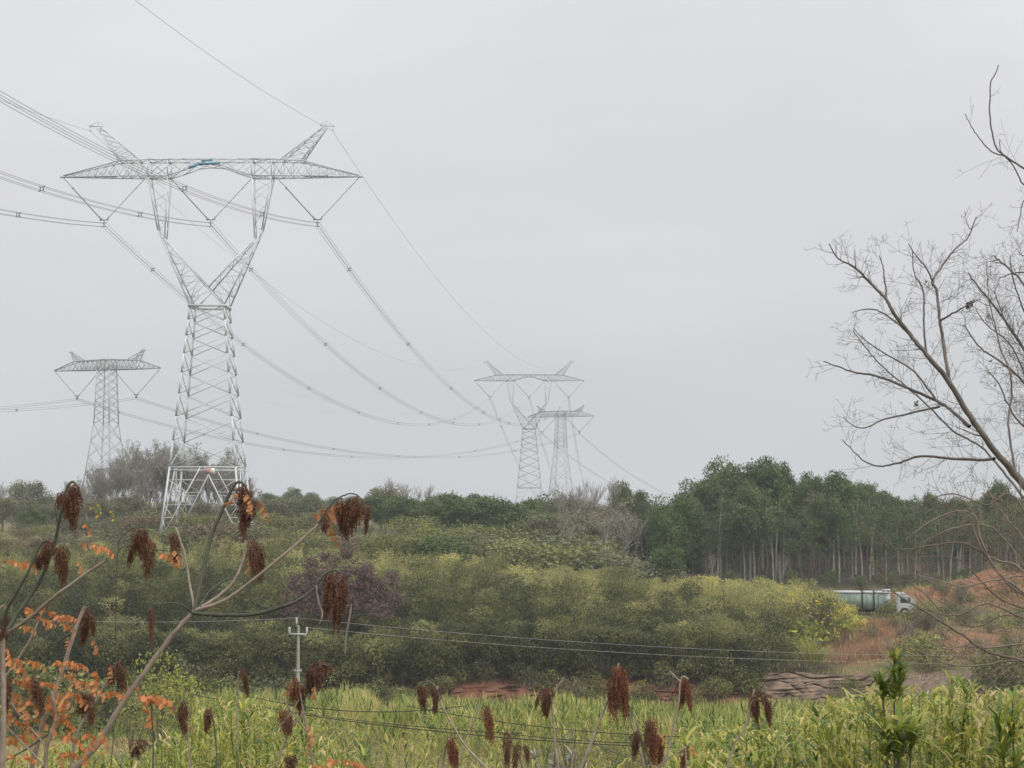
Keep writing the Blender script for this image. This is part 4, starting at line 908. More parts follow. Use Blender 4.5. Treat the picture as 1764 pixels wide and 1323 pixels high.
# ------------------------------------------------------------------ reeds and meadow
REED = lambda u: np.interp(u, [300, 345, 380, 410, 450, 500, 560, 600, 635, 660, 700, 770, 860, 960, 1010, 1100, 1200, 1300, 1400, 1500, 1764, 1850],
                           [1205, 1170, 1150, 1142, 1160, 1162, 1162, 1146, 1162, 1206, 1180, 1182, 1188, 1155, 1178, 1184, 1192, 1178, 1186, 1178, 1176, 1180])
def reeds():
    rng = np.random.default_rng(77); g = G()
    N = 9500; u = rng.uniform(318, 1850, N); y0 = 76 - 12 * sstep(700, 780, u) - 8 * sstep(1000, 1100, u); Y = y0 + (108 - y0) * rng.random(N); x = (u - 882) / F_PX * Y; zb = H(x, Y)
    vt = REED(u) + np.abs(rng.normal(size=N)) * 9 + 9 * vnoise(x, Y, .3, 12) + (108 - Y) * .5
    h = np.minimum(rng.uniform(1.9, 3.1, N), (859 - vt) / F_PX * Y - zb); ok = (h > .6) & (rng.random(N) < np.clip(.72 + .8 * vnoise(x, Y, .22, 33), .12, 1)); N = ok.sum()
    Y, u, x, zb, h = Y[ok], u[ok], x[ok], zb[ok], h[ok]
    clump = .40 + .30 * vnoise(x, Y, .11, 13) + .16 * vnoise(x, Y, .5, 15)
    clump = clump + .18 * (sstep(560, 600, u) * (1 - sstep(640, 670, u)))
    for k in range(9):
        t = rng.uniform(.15, .95, N) if k < 7 else np.full(N, .85)
        base = np.stack([x + rng.normal(size=N) * .09, Y + rng.normal(size=N) * .09, zb + h * t * .72], -1)
        a = rng.uniform(0, 2 * PI, N); tl = rng.uniform(.18, .6, N) * (0.5 if k >= 7 else 1)
        d = np.stack([np.cos(a) * tl, np.sin(a) * tl, np.ones(N)], -1)
        blades(g, base, d, np.minimum(rng.uniform(.45, .85, N), h * (1 - t * .72) * 1.2), rng.uniform(.028, .062, N), rng.uniform(.08, .75, N), np.clip(clump + rng.normal(size=N) * .2 + (.25 * (t < .3)), 0, 1), 3)
    o = g.build('reed_bed', M['reed']); tag(o, 'bright green and straw coloured reed bed in the valley', 'reeds', kind='stuff')
reeds()
scatter_blades('meadow_grass', 'dry', 26000, (-60, 1250), (54, 86), (.18, .48), .022, 93, 'dry yellowish meadow grass in the valley', tint=(.5, .2), dens_fn=lambda u, Y, x: (1 - sstep(76, 80, Y) * sstep(330, 350, u)) * np.clip(.75 + .4 * vnoise(x, Y, .2, 7), 0, 1))
scatter_blades('valley_grass', 'reed', 16000, (-60, 420), (84, 146), (.3, .9), .04, 94, 'rough green grass behind the left meadow', tint=(.25, .18))
scatter_blades('tall_dry_grass', 'dry', 3800, (500, 1850), (64, 80), (.4, 1.1), .025, 95, 'tall dry straw grass in front of the reeds', tint=(.55, .25), dens_fn=lambda u, Y, x: np.clip(.4 + .6 * vnoise(x, Y, .3, 17), 0, 1))
for u, Y, vt, wd, tm, lab in ((280, 76, 1113, .78, tmpl_shrub(320, 'yellowgreen', 3, 2.6, dens=150, leaf=.11, nb=22), 'bright yellow green bush behind the long sumac branch'),
                              (330, 72, 1165, .85, tmpl_shrub(321, 'yellowgreen', 3, 2.2, dens=130, leaf=.10, nb=18), 'lower yellowish bush right of the bright yellow green one'),
                              (235, 70, 1200, .8, tmpl_shrub(322, 'bush', 3, 2.0, dens=130, leaf=.10), 'dull olive bush at the foot of the bright yellow green one'),
                              (20, 92, 1130, 1.2, bsh[0], 'dark bush at the left edge of the valley'), (110, 95, 1150, 1.2, bsh[2], 'dark green bush in the left valley behind the orange leaves'), (200, 100, 1165, 1.1, bsh[1], 'dark olive bush left of the bright yellow green bush'),
                              (985, 50, 1238, .75, tmpl_shrub(323, 'tuft', 1, .9, dens=500, leaf=.06, nb=10, aspect=.2), 'grey brown rounded tuft in the middle of the reeds'),
                              (570, 72, 1218, .7, tmpl_shrub(324, 'brownleaf', 2, 2.2, dens=140, leaf=.09), 'dark brown weed clump in the reeds under the hanging cable'),
                              (640, 56, 1282, .9, tmpl_shrub(325, 'brownleaf', 2, 1.3, dens=200, leaf=.07), 'brown withered weed clump on the dry meadow'),
                              (1075, 52, 1240, 1.1, tmpl_shrub(326, 'bush', 3, 2.2, dens=200, leaf=.07), 'olive bush in the reeds below the large seed head')):
    place(tm, 'shrub', lab, 'shrub', None, u, Y, vt, wide=wd)

# ------------------------------------------------------------------ broad leaved bamboo grass close to the camera
def near_green(name, label, ur, yr, env, n, seed, lf=(.12, .22), wdt=.022, tint=.42):
    rng = np.random.default_rng(seed); g = G(); gs = G()
    Y = rng.uniform(*yr, n); u = rng.uniform(*ur, n)
    v0 = env(u); vt = v0 + (rng.random(n) ** 1.2) * 110
    x = (u - 882) / F_PX * Y; zt = (859 - vt) / F_PX * Y; zb = H(x, Y)
    top = np.stack([x, Y, zt], -1)
    for i in range(n):
        a = rng.uniform(0, 2 * PI); lean = np.array((math.cos(a), math.sin(a), 0)) * rng.uniform(.02, .22)
        hh = zt[i] - zb[i]
        if hh < .3: continue
        st = np.array((x[i], Y[i], zb[i])) - lean
        pts = np.array([st, st + np.array((0, 0, hh * .6)) + lean * .35, top[i]])
        tube(gs, pts, [.006, .005, .003], 3, .2)
        m = rng.integers(12, 20); tt = 1 - rng.random(m) ** 1.3 * min(.9 / hh, .8)
        c = np.stack([np.interp(tt, [0, .6, 1], pts[:, k]) for k in range(3)], -1)
        al = rng.uniform(0, 2 * PI, m); up = rng.uniform(.3, 1.6, m)
        d = np.stack([np.cos(al), np.sin(al), up], -1)
        pt = tint + rng.normal() * .13 + .16 * float(vnoise(x[i], Y[i], .25, 71))
        blades(g, c, d, rng.uniform(*lf, m), wdt * rng.uniform(.7, 1.35, m), rng.uniform(.1, .8, m), np.clip(pt + rng.normal(size=m) * .16 + (rng.random(m) < .10) * .5, 0, 1), 3)
    o = g.build(name, M['near']); tag(o, label, 'bamboo grass', kind='stuff')
    link(bpy.data.objects.new('stems', gs.mesh('stems', M['yellowgreen'])), o)
ENR = lambda u: np.interp(u, [1120, 1180, 1230, 1300, 1380, 1440, 1480, 1520, 1560, 1600, 1650, 1700, 1764, 1850], [1300, 1268, 1258, 1240, 1225, 1205, 1190, 1172, 1185, 1190, 1172, 1192, 1186, 1180])
ENL = lambda u: np.interp(u, [-40, 60, 130, 200, 260, 320, 370, 410, 450, 500, 560, 620, 700, 1150], [1300, 1296, 1272, 1290, 1282, 1240, 1208, 1200, 1212, 1235, 1262, 1300, 1306, 1306])
near_green('bamboo_grass', 'bright broad leaved bamboo grass filling the lower right corner', (1130, 1850), (13, 26), ENR, 1500, 401, (.11, .25), .026, .47)
near_green('bamboo_grass', 'bright bamboo grass along the lower left edge under the sumac', (-40, 600), (17, 32), ENL, 1100, 402, (.12, .26), .023, .46)
near_green('bamboo_grass', 'sparse bamboo grass tips along the lower middle edge', (600, 1160), (14, 24), lambda u: np.full_like(u, 1300.0), 110, 403, (.10, .18), .02, .42)
near_green('cane_grass', 'tall leafy cane grass growing in clumps in front of the reeds', (610, 1260), (44, 72), lambda u: np.interp(u, [610, 680, 760, 860, 960, 1060, 1160, 1260], [1262, 1238, 1215, 1228, 1210, 1216, 1222, 1225]), 430, 404, (.25, .55), .030, .42)
near_green('cane_grass', 'leafy cane grass in clumps below the small concrete pole', (340, 640), (48, 74), lambda u: np.interp(u, [340, 400, 470, 560, 640], [1200, 1190, 1205, 1212, 1240]), 300, 405, (.25, .5), .030, .40)
def sprig(u0, v0, Y, label, seed, n=46, hgt=.3, m='near', tops=((0, 0), (.07, -.12), (-.09, -.2)), lf=.2, vb=1323, w_=.028):
    rng = np.random.default_rng(seed); top = P(u0, v0, Y); zb = float(H(top[0], Y)); T = empty('bamboo_sprig', (top[0], Y, zb)); tag(T, label, 'bamboo shoot', None)
    g = G(); gl = G(); hh = top[2] - zb
    for dx, dz in tops:
        tp = np.array((dx, rng.normal() * .05, hh + dz)); pts = np.array([(0, 0, 0), (dx * .2, 0, hh * .55), (dx * .8, tp[1] * .6, hh * .86), tp]); tube(g, pts, [.010, .009, .006, .003], 5, .4)
        tt = 1 - rng.random(n) * hgt / hh; c = np.stack([np.interp(tt, [0, .55, .86, 1], pts[:, k]) for k in range(3)], -1)
        al = rng.uniform(0, 2 * PI, n); d = np.stack([np.cos(al), np.sin(al), rng.uniform(.2, 1.8, n)], -1)
        blades(gl, c, d, rng.uniform(.6, 1.1, n) * lf, w_ * rng.uniform(.7, 1.2, n), rng.uniform(.1, .6, n), np.clip(rng.normal(.38, .16, n), 0, 1), 3)
    g.build('stem', M['stem_d'], T); gl.build('foliage', M[m], T)
sprig(1538, 1128, 13.5, 'upright leafy bamboo shoot with a dark stem standing above the lower right bamboo grass', 501, 55, .34)
sprig(1640, 1165, 14.5, 'leafy bamboo shoot right of the tall dark stemmed one', 502, 60, .8, tops=((0, 0), (.1, -.1)))
sprig(1745, 1205, 11.5, 'large leaved bamboo shoot at the lower right corner', 503, 60, .7, lf=.24, tops=((0, 0), (-.1, -.08)))
sprig(1545, 1240, 10.5, 'dark leafy tuft of bamboo at the bottom below the dark stemmed shoot', 504, 46, .22, lf=.16, tops=((0, 0), (-.08, -.05), (.09, -.04), (.02, -.1)))
sprig(135, 1268, 13.0, 'single bright bamboo shoot beside the pale stems at the lower left', 505, 14, .25, tops=((0, 0),), lf=.2)
sprig(955, 1290, 16.0, 'pale dead leafed plant at the bottom middle', 506, 30, .3, m='pale_leaf', lf=.13, tops=((0, 0), (-.18, -.03), (.15, -.04)), w_=.02)
sprig(628, 1300, 15.0, 'single broad green shoot at the bottom of the dry meadow', 507, 10, .2, tops=((0, 0),), lf=.2)

# ------------------------------------------------------------------ sumac shrubs in the foreground
def tmpl_fruit(seed, m, L=.28, W=.15, n=120, lop=0.0):
    rng = np.random.default_rng(seed); g = G()
    tube(g, [(0, 0, .01), (0, 0, -L * .4), (lop, 0, -L * .8)], [.004, .003, .002], 4, .6)
    for k in range(n):
        t = rng.random() ** .8; z0 = -t * L * .6; a = rng.uniform(0, 2 * PI); r = W / 2 * (1.0 - .72 * t) * (0.45 + .55 * math.sqrt(min(1, t * 5 + .1))) * rng.uniform(.3, 1.05)
        dr = L * (.14 + .30 * rng.random() ** 1.3)
        p0 = np.array((lop * t, 0, z0)); p1 = p0 + (math.cos(a) * r * .8, math.sin(a) * r * .8, -dr * .15); p2 = p0 + (math.cos(a) * r, math.sin(a) * r, -dr)
        tube(g, [p0, p1, p2], [.002, .0016, .001], 3, .6, cap=False)
        q = 17; tt = rng.uniform(.25, 1, q)[:, None]; c = np.where(tt < .5, p0 + (p1 - p0) * tt * 2, p1 + (p2 - p1) * (tt * 2 - 1)) + rng.normal(size=(q, 3)) * .0045
        leaves(g, c, rdir(q, rng, -.6), rdir(q, rng), rng.uniform(.007, .014, q), rng.uniform(.005, .009, q), np.clip(rng.normal(.42, .22, q), 0, 1))
    return g.mesh('fruit_cluster', M[m])
FR = [tmpl_fruit(600 + i, 'seed', lop=(i - 2) * .018, n=(120, 85, 100, 70, 110)[i], W=(.15, .17, .13, .18, .15)[i]) for i in range(5)]; FRR = [tmpl_fruit(610 + i, 'seed_red', n=(110, 75, 95, 80)[i], lop=(i - 1.5) * .02, W=(.15, .18, .14, .17)[i]) for i in range(4)]
def tmpl_spray(seed, m, nl=7, hang=1.0):
    rng = np.random.default_rng(seed); g = G()
    pts = np.array([(0, 0, 0), (.08, 0, .005), (.16, .005, -.01), (.22, 0, -.045)]); tube(g, pts, [.0022, .002, .0015, .001], 4, .3)
    for k in range(nl):
        t = .15 + .85 * k / (nl - 1)
        for sy in (-1, 1):
            if rng.random() < .12: continue
            c = np.array([np.interp(t + rng.normal() * .04, [0, .36, .72, 1], pts[:, q]) for q in range(3)])
            d = np.array((rng.normal() * .55, sy * .55 + rng.normal() * .4, -hang + rng.normal() * .35)); L = rng.uniform(.04, .10)
            d = unit(d); s_ = unit(np.cross(d, (0, 1., .2))); nn = np.cross(s_, d); W = L * rng.uniform(.32, .58)
            tn = np.clip(rng.normal(.45, .25), 0, 1)
            # leaf blade in four facets, cupped along the rib
            a0, a1, a2 = c, c + d * L * .5 - nn * .004 * sy, c + d * L
            l1, l2 = c + d * L * .25 + s_ * W * .42 + nn * .006, c + d * L * .68 + s_ * W * .40 + nn * .006
            r1, r2 = c + d * L * .25 - s_ * W * .42 + nn * .006, c + d * L * .68 - s_ * W * .40 + nn * .006
            g.add([a0, l1, l2, a2, a1, r1, r2], [(0, 1, 2, 4), (0, 4, 6, 5)], tn); g.add([a1, l2, a2, r2], [(0, 1, 2, 3)], tn)
    return g.mesh('leaf_spray', M[m])
SPO = [tmpl_spray(620 + i, 'orange', 5 + i, (1.0, .5, .8, 1.2)[i]) for i in range(4)]; SPD = [tmpl_spray(630 + i, 'dryleaf', 7, 1.6) for i in range(2)]; SPY = [tmpl_spray(640, 'yellow', 3, 1.4)]
rs = random.Random(21)
def smooth(pts, n=5):
    pts = np.asarray(pts, float)
    if len(pts) < 3: return pts
    out_ = []
    for i in range(len(pts) - 1):
        p0 = pts[max(i - 1, 0)]; p1 = pts[i]; p2 = pts[i + 1]; p3 = pts[min(i + 2, len(pts) - 1)]
        for t in np.linspace(0, 1, n, endpoint=False):
            out_.append(.5 * ((2 * p1) + (-p0 + p2) * t + (2 * p0 - 5 * p1 + 4 * p2 - p3) * t * t + (-p0 + 3 * p1 - 3 * p2 + p3) * t ** 3))
    out_.append(pts[-1]); return np.array(out_)
def sumac(label, Y, stems, fruits, sprays=(), cat='shrub', group='sumac shrubs with hanging seed heads'):
    """stems: (material, width_px at start, width_px at end, [(u,v[,dY]),...]); fruits: (u, vtop, vbottom, width_px, red); sprays: (u, v, size_px, angle, kind)"""
    u0, v0 = stems[0][3][0][:2]; b = P(u0, v0, Y); T = empty('sumac_shrub', b); tag(T, label, cat, group); k = Y / F_PX
    for i, (m, w0, w1, pl_) in enumerate(stems):
        pts = np.array([P(q[0], q[1], Y + (q[2] if len(q) > 2 else 0)) for q in pl_]) - b; pts = smooth(pts)
        g = G(); wob = np.cumsum(RNG.normal(size=(len(pts), 3)) * .0012, axis=0); pts = pts + wob - np.linspace(0, 1, len(pts))[:, None] * wob[-1]
        r = np.linspace(w0, w1, len(pts)) * k / 2; r = r * (1 + .10 * np.sin(np.arange(len(pts)) * 1.9)); tube(g, pts, r, 8 if w0 > 6 else 6, .5 + rs.uniform(-.3, .4))
        g.build('stem' if i == 0 else 'branch', M[m], T, True)
    for f in fruits:
        u, v1, v2, wd, rd = f; me = rs.choice(FRR if rd else FR); o = link(bpy.data.objects.new('fruit_cluster', me), T)
        dY = rs.uniform(-.08, .08); o.location = [float(c) for c in (P(u, v1, Y + dY) - b)]; s = (v2 - v1) * k / .28; sw = wd * k / .15
        o.scale = (sw, sw, s); o.rotation_euler = (rs.uniform(-.22, .22), rs.uniform(-.22, .22), rs.uniform(0, 6.28))
    for (u, v, sz, an, kd) in sprays:
        me = rs.choice({'o': SPO, 'd': SPD, 'y': SPY}[kd]); o = link(bpy.data.objects.new('leaf_spray', me), T); o.location = [float(c) for c in (P(u, v, Y + rs.uniform(-.1, .1)) - b)]
        s = sz * k / .22; o.scale = (s, s, s); o.rotation_euler = (rs.uniform(-.5, .5), -math.radians(an), rs.uniform(-.4, .4))
Ld, Ll = 'stem_d', 'stem_l'
sumac('large sumac whose long pale branch forks into a fan below the big pylon', 9.5,
 [(Ll, 11.5, 7.5, [(60, 1420), (110, 1345), (165, 1285), (205, 1222), (260, 1145), (300, 1090), (335, 1052)]),
  (Ld, 8, 4, [(335, 1052), (346, 1000, .05), (362, 930, .1), (382, 880, .12), (402, 838, .1), (414, 830, .1), (424, 840, .1)]),
  (Ll, 6.5, 4, [(335, 1052), (380, 1038, -.05), (430, 1003, -.1), (490, 955, -.15), (535, 916, -.15), (548, 903, -.15)]),
  (Ll, 6, 4, [(335, 1052), (372, 1030, .1), (402, 1002, .15), (420, 958, .2), (430, 930, .2)]),
  (Ld, 7, 3, [(330, 1056), (380, 1060, -.1), (440, 1058, -.2), (500, 1040, -.25), (530, 1022, -.25), (545, 1008, -.25), (556, 992, -.25), (575, 982, -.25), (590, 988, -.25)]),
  (Ll, 5, 3, [(335, 1052), (328, 1010, .08), (318, 955, .12), (302, 908, .15)]),
  (Ld, 3, 2, [(345, 1045), (360, 1020, .1), (388, 1000, .15), (412, 998, .15), (425, 1006, .15)]),
  (Ld, 3, 2, [(330, 1055), (318, 1045, -.05), (298, 1040, -.08), (264, 1042, -.1)]),
  (Ll, 3, 2, [(545, 1008, -.25), (550, 1040, -.25), (555, 1060, -.25), (550, 1075, -.25)]),
  (Ld, 3, 2, [(548, 903, -.15), (570, 870, -.15), (592, 854, -.15), (612, 852, -.15), (628, 866, -.15)]),
  (Ll, 3, 3, [(605, 1040, -.2), (598, 1085, -.2), (594, 1125, -.2)])],
 [(424, 838, 938, 44, 0), (418, 838, 890, 40, 0), (432, 860, 915, 44, 0), (438, 930, 1012, 38, 0), (433, 945, 1000, 30, 0), (588, 860, 935, 46, 0), (615, 856, 932, 50, 0), (600, 870, 925, 40, 0), (560, 885, 925, 24, 0),
  (634, 870, 925, 20, 0), (574, 984, 1070, 54, 0), (582, 1000, 1108, 38, 0), (592, 990, 1060, 28, 0), (298, 918, 990, 28, 0), (261, 1044, 1120, 20, 0)],
 [(535, 888, 50, 10, 'd'), (545, 882, 55, 15, 'd'), (565, 872, 50, 5, 'd'), (560, 890, 50, -50, 'd'), (590, 866, 45, -20, 'd'), (424, 848, 38, -60, 'd'), (412, 850, 30, -120, 'd'), (440, 860, 40, -40, 'd'), (432, 965, 26, -90, 'd'), (300, 945, 34, -60, 'd'), (285, 955, 30, -20, 'o')])
sumac('sumac branch with two dark seed heads hanging left of the big pylon foot', 10.2,
 [(Ld, 1.6, 2, [(190, 1340), (200, 1200), (198, 1080), (200, 990), (204, 950), (225, 942), (262, 946), (284, 948)]),
  (Ld, 2.5, 2, [(204, 950), (205, 930), (225, 912), (250, 908)])],
 [(240, 910, 960, 50, 0), (232, 925, 988, 26, 0), (258, 930, 1008, 36, 0), (247, 915, 985, 34, 0)], [(262, 928, 18, -70, 'd'), (272, 952, 34, -15, 'o')])
sumac('tall dark stemmed sumac at the left edge with heads above the treeline', 8.8,
 [(Ll, 11, 8, [(2, 1420), (4, 1323), (6, 1200), (5, 1096)]),
  (Ld, 8, 4, [(5, 1096), (28, 1060, .05), (60, 1015, .1), (84, 965, .12), (100, 905, .15), (112, 850, .15), (124, 830, .15), (136, 842, .15)]),
  (Ld, 6, 4, [(5, 1096), (14, 1050, -.05), (40, 1005, -.1), (60, 960, -.1), (72, 938, -.1), (84, 930, -.1)]),
  (Ll, 7, 4, [(5, 1096), (50, 1065, -.1), (100, 1022, -.2), (140, 993, -.2), (184, 965, -.25)]),
  (Ll, 4, 3, [(5, 1096), (-12, 1060), (10, 1040)]),
  (Ld, 3, 2, [(100, 905, .15), (96, 868, .15), (108, 846, .15)])],
 [(128, 834, 925, 44, 0), (122, 840, 905, 40, 0), (104, 848, 882, 22, 0), (84, 930, 985, 42, 0), (66, 955, 985, 30, 0), (110, 938, 1020, 32, 0), (104, 940, 990, 34, 0), (14, 1060, 1120, 34, 0), (5, 1080, 1110, 30, 0)],
 [(112, 945, 34, -80, 'y'), (136, 936, 40, -5, 'd'), (155, 936, 45, -12, 'o'), (178, 940, 22, -40, 'd'), (135, 965, 25, -60, 'd'), (2, 965, 26, 0, 'o'), (20, 968, 42, -5, 'o'), (40, 966, 24, -10, 'd'), (145, 900, 22, -50, 'o'), (158, 872, 20, -40, 'y'), (170, 868, 16, -60, 'y'), (192, 880, 16, -60, 'y')])
sumac('pale stemmed sumac with one dark seed head leaning beside the left edge plants', 9.2,
 [(Ll, 9, 6, [(40, 1400), (66, 1270), (90, 1205), (120, 1120), (138, 1065), (147, 1044)]), (Ld, 3, 2, [(92, 1110), (120, 1092), (150, 1070)]), (Ll, 5, 3, [(-20, 1210), (20, 1150), (50, 1105), (75, 1050)])],
 [(148, 1046, 1122, 34, 0), (158, 1060, 1100, 24, 0)], [(160, 1100, 30, -60, 'd'), (118, 1095, 20, -80, 'd')])
sumac('sumac with dark head and orange leaf left of the bright yellow green bush', 9.8,
 [(Ll, 6, 4, [(110, 1420), (130, 1275), (160, 1220), (185, 1175), (198, 1142)]), (Ld, 3, 2, [(150, 1240), (175, 1225), (195, 1205), (205, 1190)])],
 [(205, 1138, 1206, 40, 0), (188, 1142, 1190, 24, 0)], [(165, 1152, 34, -75, 'o'), (190, 1145, 26, -70, 'd'), (196, 1150, 30, -90, 'd'), (200, 1205, 38, 40, 'o')])
sumac('low sumac with glowing orange leaf sprays and dark heads at the lower left', 9.0,
 [(Ll, 8, 5, [(85, 1420), (80, 1323), (82, 1280), (95, 1240), (88, 1190)]), (Ll, 4, 3, [(82, 1290), (50, 1250), (28, 1222), (8, 1190)]), (Ld, 4, 2, [(90, 1260), (45, 1290), (10, 1310)]), (Ll, 4, 3, [(85, 1330), (60, 1300), (20, 1262), (0, 1240)]), (Ll, 3, 2, [(90, 1250), (120, 1222), (150, 1190)])],
 [(57, 1166, 1240, 32, 0), (13, 1165, 1235, 26, 0), (148, 1192, 1242, 44, 0), (158, 1215, 1258, 26, 0), (15, 1120, 1160, 24, 0)],
 [(38, 1052, 46, 5, 'o'), (55, 1062, 40, -10, 'o'), (30, 1078, 40, 0, 'o'), (88, 1062, 46, 8, 'o'), (100, 1072, 40, -10, 'o'), (22, 1140, 44, 8, 'o'), (45, 1138, 40, -5, 'o'), (95, 1142, 36, 0, 'o'), (122, 1136, 26, -40, 'o'), (18, 1170, 34, -10, 'o'), (64, 1175, 34, 0, 'o'), (20, 1215, 40, -85, 'o'), (35, 1200, 40, -60, 'd'), (80, 1205, 44, -50, 'o'), (95, 1190, 40, -30, 'd'), (110, 1190, 40, -10, 'o'), (88, 1228, 44, -20, 'o'), (105, 1215, 46, -60, 'o'), (125, 1200, 36, -20, 'd'), (45, 1230, 36, -70, 'o'), (6, 1270, 40, 0, 'o'), (30, 1262, 30, -30, 'o'), (140, 1262, 36, -10, 'o'), (15, 1300, 30, -20, 'o'), (75, 1245, 34, -30, 'd'), (8, 1110, 40, -60, 'o'), (0, 1140, 34, -90, 'd')] + [(rs.uniform(0, 175), rs.uniform(1130, 1300), rs.uniform(24, 44), rs.uniform(-80, 15), rs.choice('oood')) for _ in range(34)])
sumac('small sumac with a flame orange leaf spray below the yellow green bush', 11.0,
 [(Ld, 3, 2, [(262, 1420), (264, 1300), (262, 1230), (258, 1205)])], [(240, 1272, 1312, 46, 0)], [(232, 1200, 56, 4, 'o'), (245, 1204, 52, -8, 'o'), (252, 1212, 44, -60, 'o')])
SM = [ # label, Y, stem path(s), fruits, sprays
 ('sumac stem with one dark head near the upper left of the reeds', 14, [(Ll, 1.5, 3, [(414, 1400), (412, 1300), (409, 1230), (412, 1156)])], [(418, 1155, 1205, 16, 0)], []),
 ('sumac with a dark head in front of the lower left bamboo grass', 12, [(Ll, 3, 2, [(330, 1420), (326, 1300), (322, 1250), (318, 1206)])], [(316, 1206, 1260, 26, 0), (312, 1215, 1275, 18, 0)], [(312, 1256, 22, 20, 'd')]),
 ('sumac with a drooping withered head in the lower left bamboo grass', 13, [(Ld, 3, 2, [(375, 1420), (372, 1300), (368, 1250), (362, 1218)])], [(360, 1220, 1262, 26, 0)], []),
 ('bunched sumac group with curly brown leaves below the small pole', 11.5, [(Ll, 5, 3, [(545, 1440), (542, 1340), (530, 1270), (520, 1215), (515, 1175)]), (Ll, 3, 2, [(528, 1260), (500, 1220), (485, 1200)]), (Ld, 3, 2, [(520, 1215), (540, 1170), (552, 1145), (568, 1148)])],
   [(508, 1168, 1215, 36, 1), (515, 1180, 1232, 24, 1), (538, 1152, 1205, 28, 0), (556, 1140, 1178, 40, 0), (545, 1148, 1190, 26, 0)], [(520, 1180, 30, -70, 'd'), (526, 1195, 30, -100, 'd'), (542, 1180, 26, -80, 'd'), (506, 1180, 24, -110, 'd')]),
 ('sumac with a leaning brown head below the bunched group', 11, [(Ll, 4, 3, [(470, 1420), (476, 1330), (500, 1262), (525, 1225)]), (Ll, 3, 2, [(470, 1262), (495, 1235), (515, 1205)])], [(487, 1222, 1272, 26, 1), (498, 1232, 1270, 20, 0)], [(530, 1245, 34, -60, 'd'), (540, 1262, 34, -90, 'd'), (500, 1262, 24, -60, 'y'), (490, 1275, 24, -40, 'y')]),
 ('sumac carrying a pair of heads side by side at the left of the middle reeds', 12, [(Ll, 4.5, 3, [(860, 1345), (835, 1318), (800, 1280), (775, 1240), (758, 1205), (752, 1182)]), (Ld, 2.5, 2, [(752, 1186), (740, 1176), (728, 1176), (722, 1184)])], [(725, 1180, 1230, 24, 0), (745, 1182, 1232, 16, 0), (756, 1186, 1230, 12, 0)], []),
 ('sumac with a single rusty red head in the middle of the reeds', 12.5, [(Ll, 3, 3, [(770, 1400), (784, 1330), (805, 1275), (826, 1215)])], [(838, 1214, 1280, 28, 1)], []),
 ('sumac with a compact spindle shaped head at the bottom left of centre', 10.5, [(Ll, 4, 2.5, [(756, 1420), (762, 1320), (768, 1285), (782, 1266)])], [(780, 1266, 1330, 24, 1), (776, 1272, 1320, 20, 1)], []),
 ('sumac with two long heads cut by the bottom edge near the pale dead plant', 10.8, [(Ll, 3, 2.5, [(880, 1420), (878, 1320), (876, 1258)]), (Ll, 3, 2.5, [(902, 1420), (900, 1330), (884, 1285), (878, 1262)])], [(874, 1258, 1330, 20, 0), (893, 1280, 1335, 16, 0), (905, 1282, 1320, 12, 0)], []),
 ('sumac with a dark round head and a bare pointed twig in the middle reeds', 12, [(Ll, 4.5, 3, [(968, 1440), (962, 1330), (955, 1280), (951, 1225), (948, 1195)]), (Ll, 4, 3, [(950, 1200), (960, 1183), (972, 1166)])], [(940, 1188, 1238, 28, 0), (946, 1185, 1225, 26, 0), (928, 1196, 1222, 10, 0)], []),
 ('sumac with the largest red brown head of the middle reeds', 11, [(Ll, 5, 3, [(960, 1440), (1000, 1330), (1035, 1240), (1052, 1190), (1066, 1142)]), (Ll, 3.5, 3, [(1140, 1440), (1112, 1330), (1098, 1280), (1082, 1225)])], [(1065, 1150, 1240, 42, 1), (1072, 1160, 1255, 26, 1), (1056, 1165, 1225, 26, 0), (1068, 1146, 1200, 26, 1)], []),
 ('sumac with an arched pale tip and red head right of the largest head', 12, [(Ll, 4, 3, [(1130, 1400), (1150, 1300), (1168, 1215), (1172, 1175), (1178, 1165), (1186, 1170)]), (Ll, 3, 2, [(1172, 1175), (1162, 1165), (1153, 1156)])], [(1178, 1166, 1222, 26, 1), (1182, 1170, 1232, 18, 1)], []),
 ('sumac with a dark double head half hidden in the right bamboo grass', 11.5, [(Ll, 4, 3, [(1240, 1400), (1262, 1290), (1285, 1250), (1296, 1200), (1300, 1186)]), (Ll, 3, 2, [(1310, 1252), (1322, 1235), (1332, 1222)])], [(1306, 1188, 1240, 30, 0), (1318, 1195, 1250, 24, 0), (1300, 1200, 1250, 18, 0)], []),
 ('sumac with three crowded heads at the bottom just right of centre', 10.5, [(Ll, 4, 3, [(1150, 1420), (1130, 1340), (1112, 1290), (1098, 1262)]), (Ll, 4, 3, [(1120, 1420), (1115, 1340), (1100, 1262), (1090, 1225)]), (Ll, 3, 2, [(1128, 1325), (1150, 1305), (1180, 1288)])], [(1120, 1236, 1318, 24, 1), (1130, 1260, 1330, 24, 1), (1097, 1258, 1308, 22, 0), (1140, 1268, 1325, 18, 1), (1118, 1240, 1290, 22, 0)], [(1140, 1262, 22, -70, 'd')]),
 ('sumac with a short head at the bottom right of the crowded heads', 10.8, [(Ll, 3, 2, [(1185, 1420), (1182, 1330), (1180, 1285)])], [(1180, 1284, 1330, 20, 1)], [(1186, 1285, 20, -30, 'o')]),
 ('low sumac with pinkish withered leaves at the bottom edge of the dry meadow', 11, [(Ld, 3, 2, [(640, 1420), (622, 1340), (600, 1318)])], [(500, 1300, 1340, 26, 0)], [(560, 1312, 50, 5, 'o'), (590, 1310, 50, -5, 'o'), (530, 1318, 40, 0, 'o')]),
]
for lab, Y, st, fr, spz in SM: sumac(lab, Y, st, [(a, b, c + 4, d * 1.25, e) for a, b, c, d, e in fr], spz)

